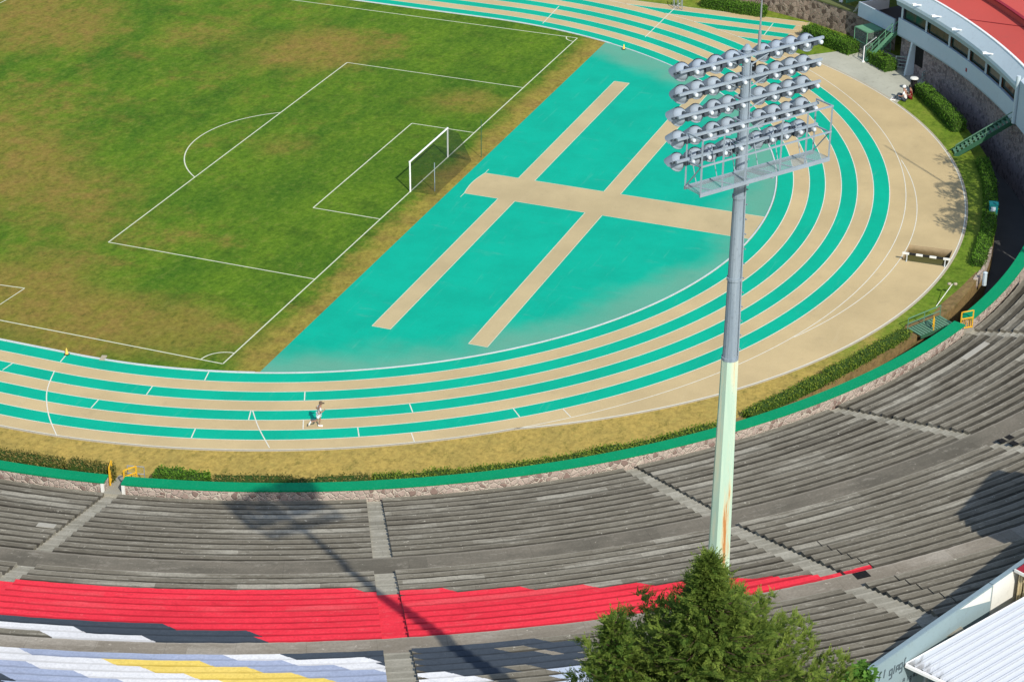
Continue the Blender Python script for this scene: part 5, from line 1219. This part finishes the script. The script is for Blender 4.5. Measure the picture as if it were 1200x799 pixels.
# ================================================================ PEOPLE
def skin_mesh(name, verts, edges, radii, m, parent, root=0, at=(0, 0, 0), lvl=2):
    me = bpy.data.meshes.new(name); A = Vector(at); me.from_pydata([tuple(Vector(v)) for v in verts], edges, []); me.materials.append(M[m])
    o = bpy.data.objects.new(name, me); COL.objects.link(o); o.parent = parent
    mod = o.modifiers.new('skin', 'SKIN'); sv = me.skin_vertices[0].data
    for i, r in enumerate(radii): sv[i].radius = (r, r) if not isinstance(r, tuple) else r; sv[i].use_root = (i == root)
    mod.use_smooth_shade = True
    o.modifiers.new('sub', 'SUBSURF').levels = lvl; o.modifiers['sub'].render_levels = lvl
    return o
def person(at, yaw, J, label, cols, cap=None, k=1.0):
    """J: joint table in a frame where x is forward, y left, z up"""
    t = thing('person', at, label, 'person'); t.rotation_euler = (0, 0, yaw); t.scale = (k, k, k)
    order = ['pelvis', 'belly', 'chest', 'neck', 'headlow', 'headmid', 'headtop', 'shl', 'ell', 'wrl', 'hal', 'shr', 'elr', 'wrr', 'har', 'hipl', 'knl', 'anl', 'tol', 'hipr', 'knr', 'anr', 'tor', 'nose']
    rad = dict(pelvis=(.14, .11), belly=(.13, .10), chest=(.155, .11), neck=.055, headlow=.075, headmid=(.09, .10), headtop=.07, shl=.06, ell=.043, wrl=.03, hal=.034, shr=.06, elr=.043, wrr=.03, har=.034, hipl=.088, knl=.058, anl=.038, tol=.034, hipr=.088, knr=.058, anr=.038, tor=.034, nose=.02)
    ed = [('pelvis', 'belly'), ('belly', 'chest'), ('chest', 'neck'), ('neck', 'headlow'), ('headlow', 'headmid'), ('headmid', 'headtop'), ('chest', 'shl'), ('shl', 'ell'), ('ell', 'wrl'), ('wrl', 'hal'), ('chest', 'shr'), ('shr', 'elr'), ('elr', 'wrr'), ('wrr', 'har'), ('pelvis', 'hipl'), ('hipl', 'knl'), ('knl', 'anl'), ('anl', 'tol'), ('pelvis', 'hipr'), ('hipr', 'knr'), ('knr', 'anr'), ('anr', 'tor'), ('headmid', 'nose')]
    def mk(names, edges, grow, nm, m):
        idx = {n_: i for i, n_ in enumerate(names)}
        return skin_mesh(nm, [J[n_] for n_ in names], [(idx[a_], idx[c_]) for a_, c_ in edges], [tuple(x*grow for x in (rad[n_] if isinstance(rad[n_], tuple) else (rad[n_],)*2)) for n_ in names], m, t)
    mk(order, ed, 1.0, 'body', cols[0])
    J['sl'] = tuple(Vector(J['shl'])*.35+Vector(J['ell'])*.65); J['sr'] = tuple(Vector(J['shr'])*.35+Vector(J['elr'])*.65); rad['sl'] = rad['sr'] = .055
    J['tl'] = tuple(Vector(J['hipl'])*.4+Vector(J['knl'])*.6); J['tr'] = tuple(Vector(J['hipr'])*.4+Vector(J['knr'])*.6); rad['tl'] = rad['tr'] = .078
    mk(['belly', 'chest', 'shl', 'sl', 'shr', 'sr', 'pelvis'], [('pelvis', 'belly'), ('belly', 'chest'), ('chest', 'shl'), ('shl', 'sl'), ('chest', 'shr'), ('shr', 'sr')], 1.14, 'shirt', cols[1])
    if cols[4]: mk(['pelvis', 'hipl', 'knl', 'anl', 'hipr', 'knr', 'anr'], [('pelvis', 'hipl'), ('hipl', 'knl'), ('knl', 'anl'), ('pelvis', 'hipr'), ('hipr', 'knr'), ('knr', 'anr')], 1.16, 'trousers', cols[2])
    else: mk(['pelvis', 'hipl', 'tl', 'hipr', 'tr'], [('pelvis', 'hipl'), ('hipl', 'tl'), ('pelvis', 'hipr'), ('hipr', 'tr')], 1.2, 'shorts', cols[2])
    h = Vector(J['headmid']); b = MB(); b.lathe([(.118, .0), (.115, .06), (.08, .12), (.001, .14)], h+Vector((-.005, 0, .0)), (0, 0, 1), 14)
    if cap: b.box(h+Vector((.15, 0, .01)), (.14, .15, .02))
    o = b.build('cap' if cap else 'hair', None, None, True); o.data.materials.clear(); o.data.materials.append(M[cols[3]]); o.parent = t
    for sd_ in ('l', 'r'):
        a_, e = Vector(J['an'+sd_]), Vector(J['to'+sd_]); d_ = (e-a_).normalized(); b = MB(); b.bar(a_-d_*.07+Vector((0, 0, -.03)), e+d_*.07, .09, .075); o = b.build('shoe'); o.data.materials.clear(); o.data.materials.append(M['white']); o.parent = t
    return t
run = dict(pelvis=(0, 0, .96), belly=(.03, 0, 1.14), chest=(.08, 0, 1.36), neck=(.11, 0, 1.50), headlow=(.13, 0, 1.57), headmid=(.145, 0, 1.66), headtop=(.14, 0, 1.74), nose=(.245, 0, 1.65),
    shl=(.06, .19, 1.42), ell=(-.17, .26, 1.22), wrl=(.02, .24, 1.10), hal=(.09, .22, 1.12), shr=(.10, -.19, 1.42), elr=(.14, -.27, 1.16), wrr=(.33, -.17, 1.28), har=(.40, -.15, 1.33),
    hipl=(.0, .10, .90), knl=(.06, .11, .50), anl=(-.02, .11, .10), tol=(.13, .11, .05), hipr=(0, -.10, .90), knr=(-.14, -.10, .52), anr=(-.54, -.10, .46), tor=(-.60, -.10, .33))
q = G(374.3, 500.5, .02); tg = atan2(q.y-TC[1], q.x-TC[0])+pi/2
person((q.x, q.y, .02), tg, run, 'runner in pale top, white shorts and brown cap mid stride on the track', ('skin', 'shirt_grey', 'shorts_white', 'cap', False), True)
sit = dict(pelvis=(0, 0, .14), belly=(.02, 0, .34), chest=(.06, 0, .56), neck=(.09, 0, .70), headlow=(.11, 0, .77), headmid=(.12, 0, .86), headtop=(.115, 0, .94), nose=(.22, 0, .85),
    shl=(.05, .19, .62), ell=(.12, .26, .36), wrl=(.33, .20, .34), hal=(.40, .18, .36), shr=(.05, -.19, .62), elr=(.12, -.26, .36), wrr=(.33, -.20, .34), har=(.40, -.18, .36),
    hipl=(.05, .10, .12), knl=(.44, .14, .40), anl=(.62, .14, .06), tol=(.78, .15, .03), hipr=(.05, -.10, .12), knr=(.44, -.14, .40), anr=(.62, -.14, .06), tor=(.78, -.15, .03))
q = G(1060.5, 118.5); w1 = G(1050, 117)-q
person((q.x, q.y, .0), atan2(w1.y, w1.x), dict(sit), 'person in white top sitting on the lawn edge beside the pavement', ('skin', 'shirt_white', 'trousers', 'rimwhite', True), False, 1.4)
q = G(1067.5, 116)
person((q.x, q.y, .0), atan2(w1.y, w1.x)+.3, dict(sit), 'person in dark red clothes sitting behind the one in white', ('skin', 'shirt_red', 'shirt_red', 'black', True), False, 1.25)
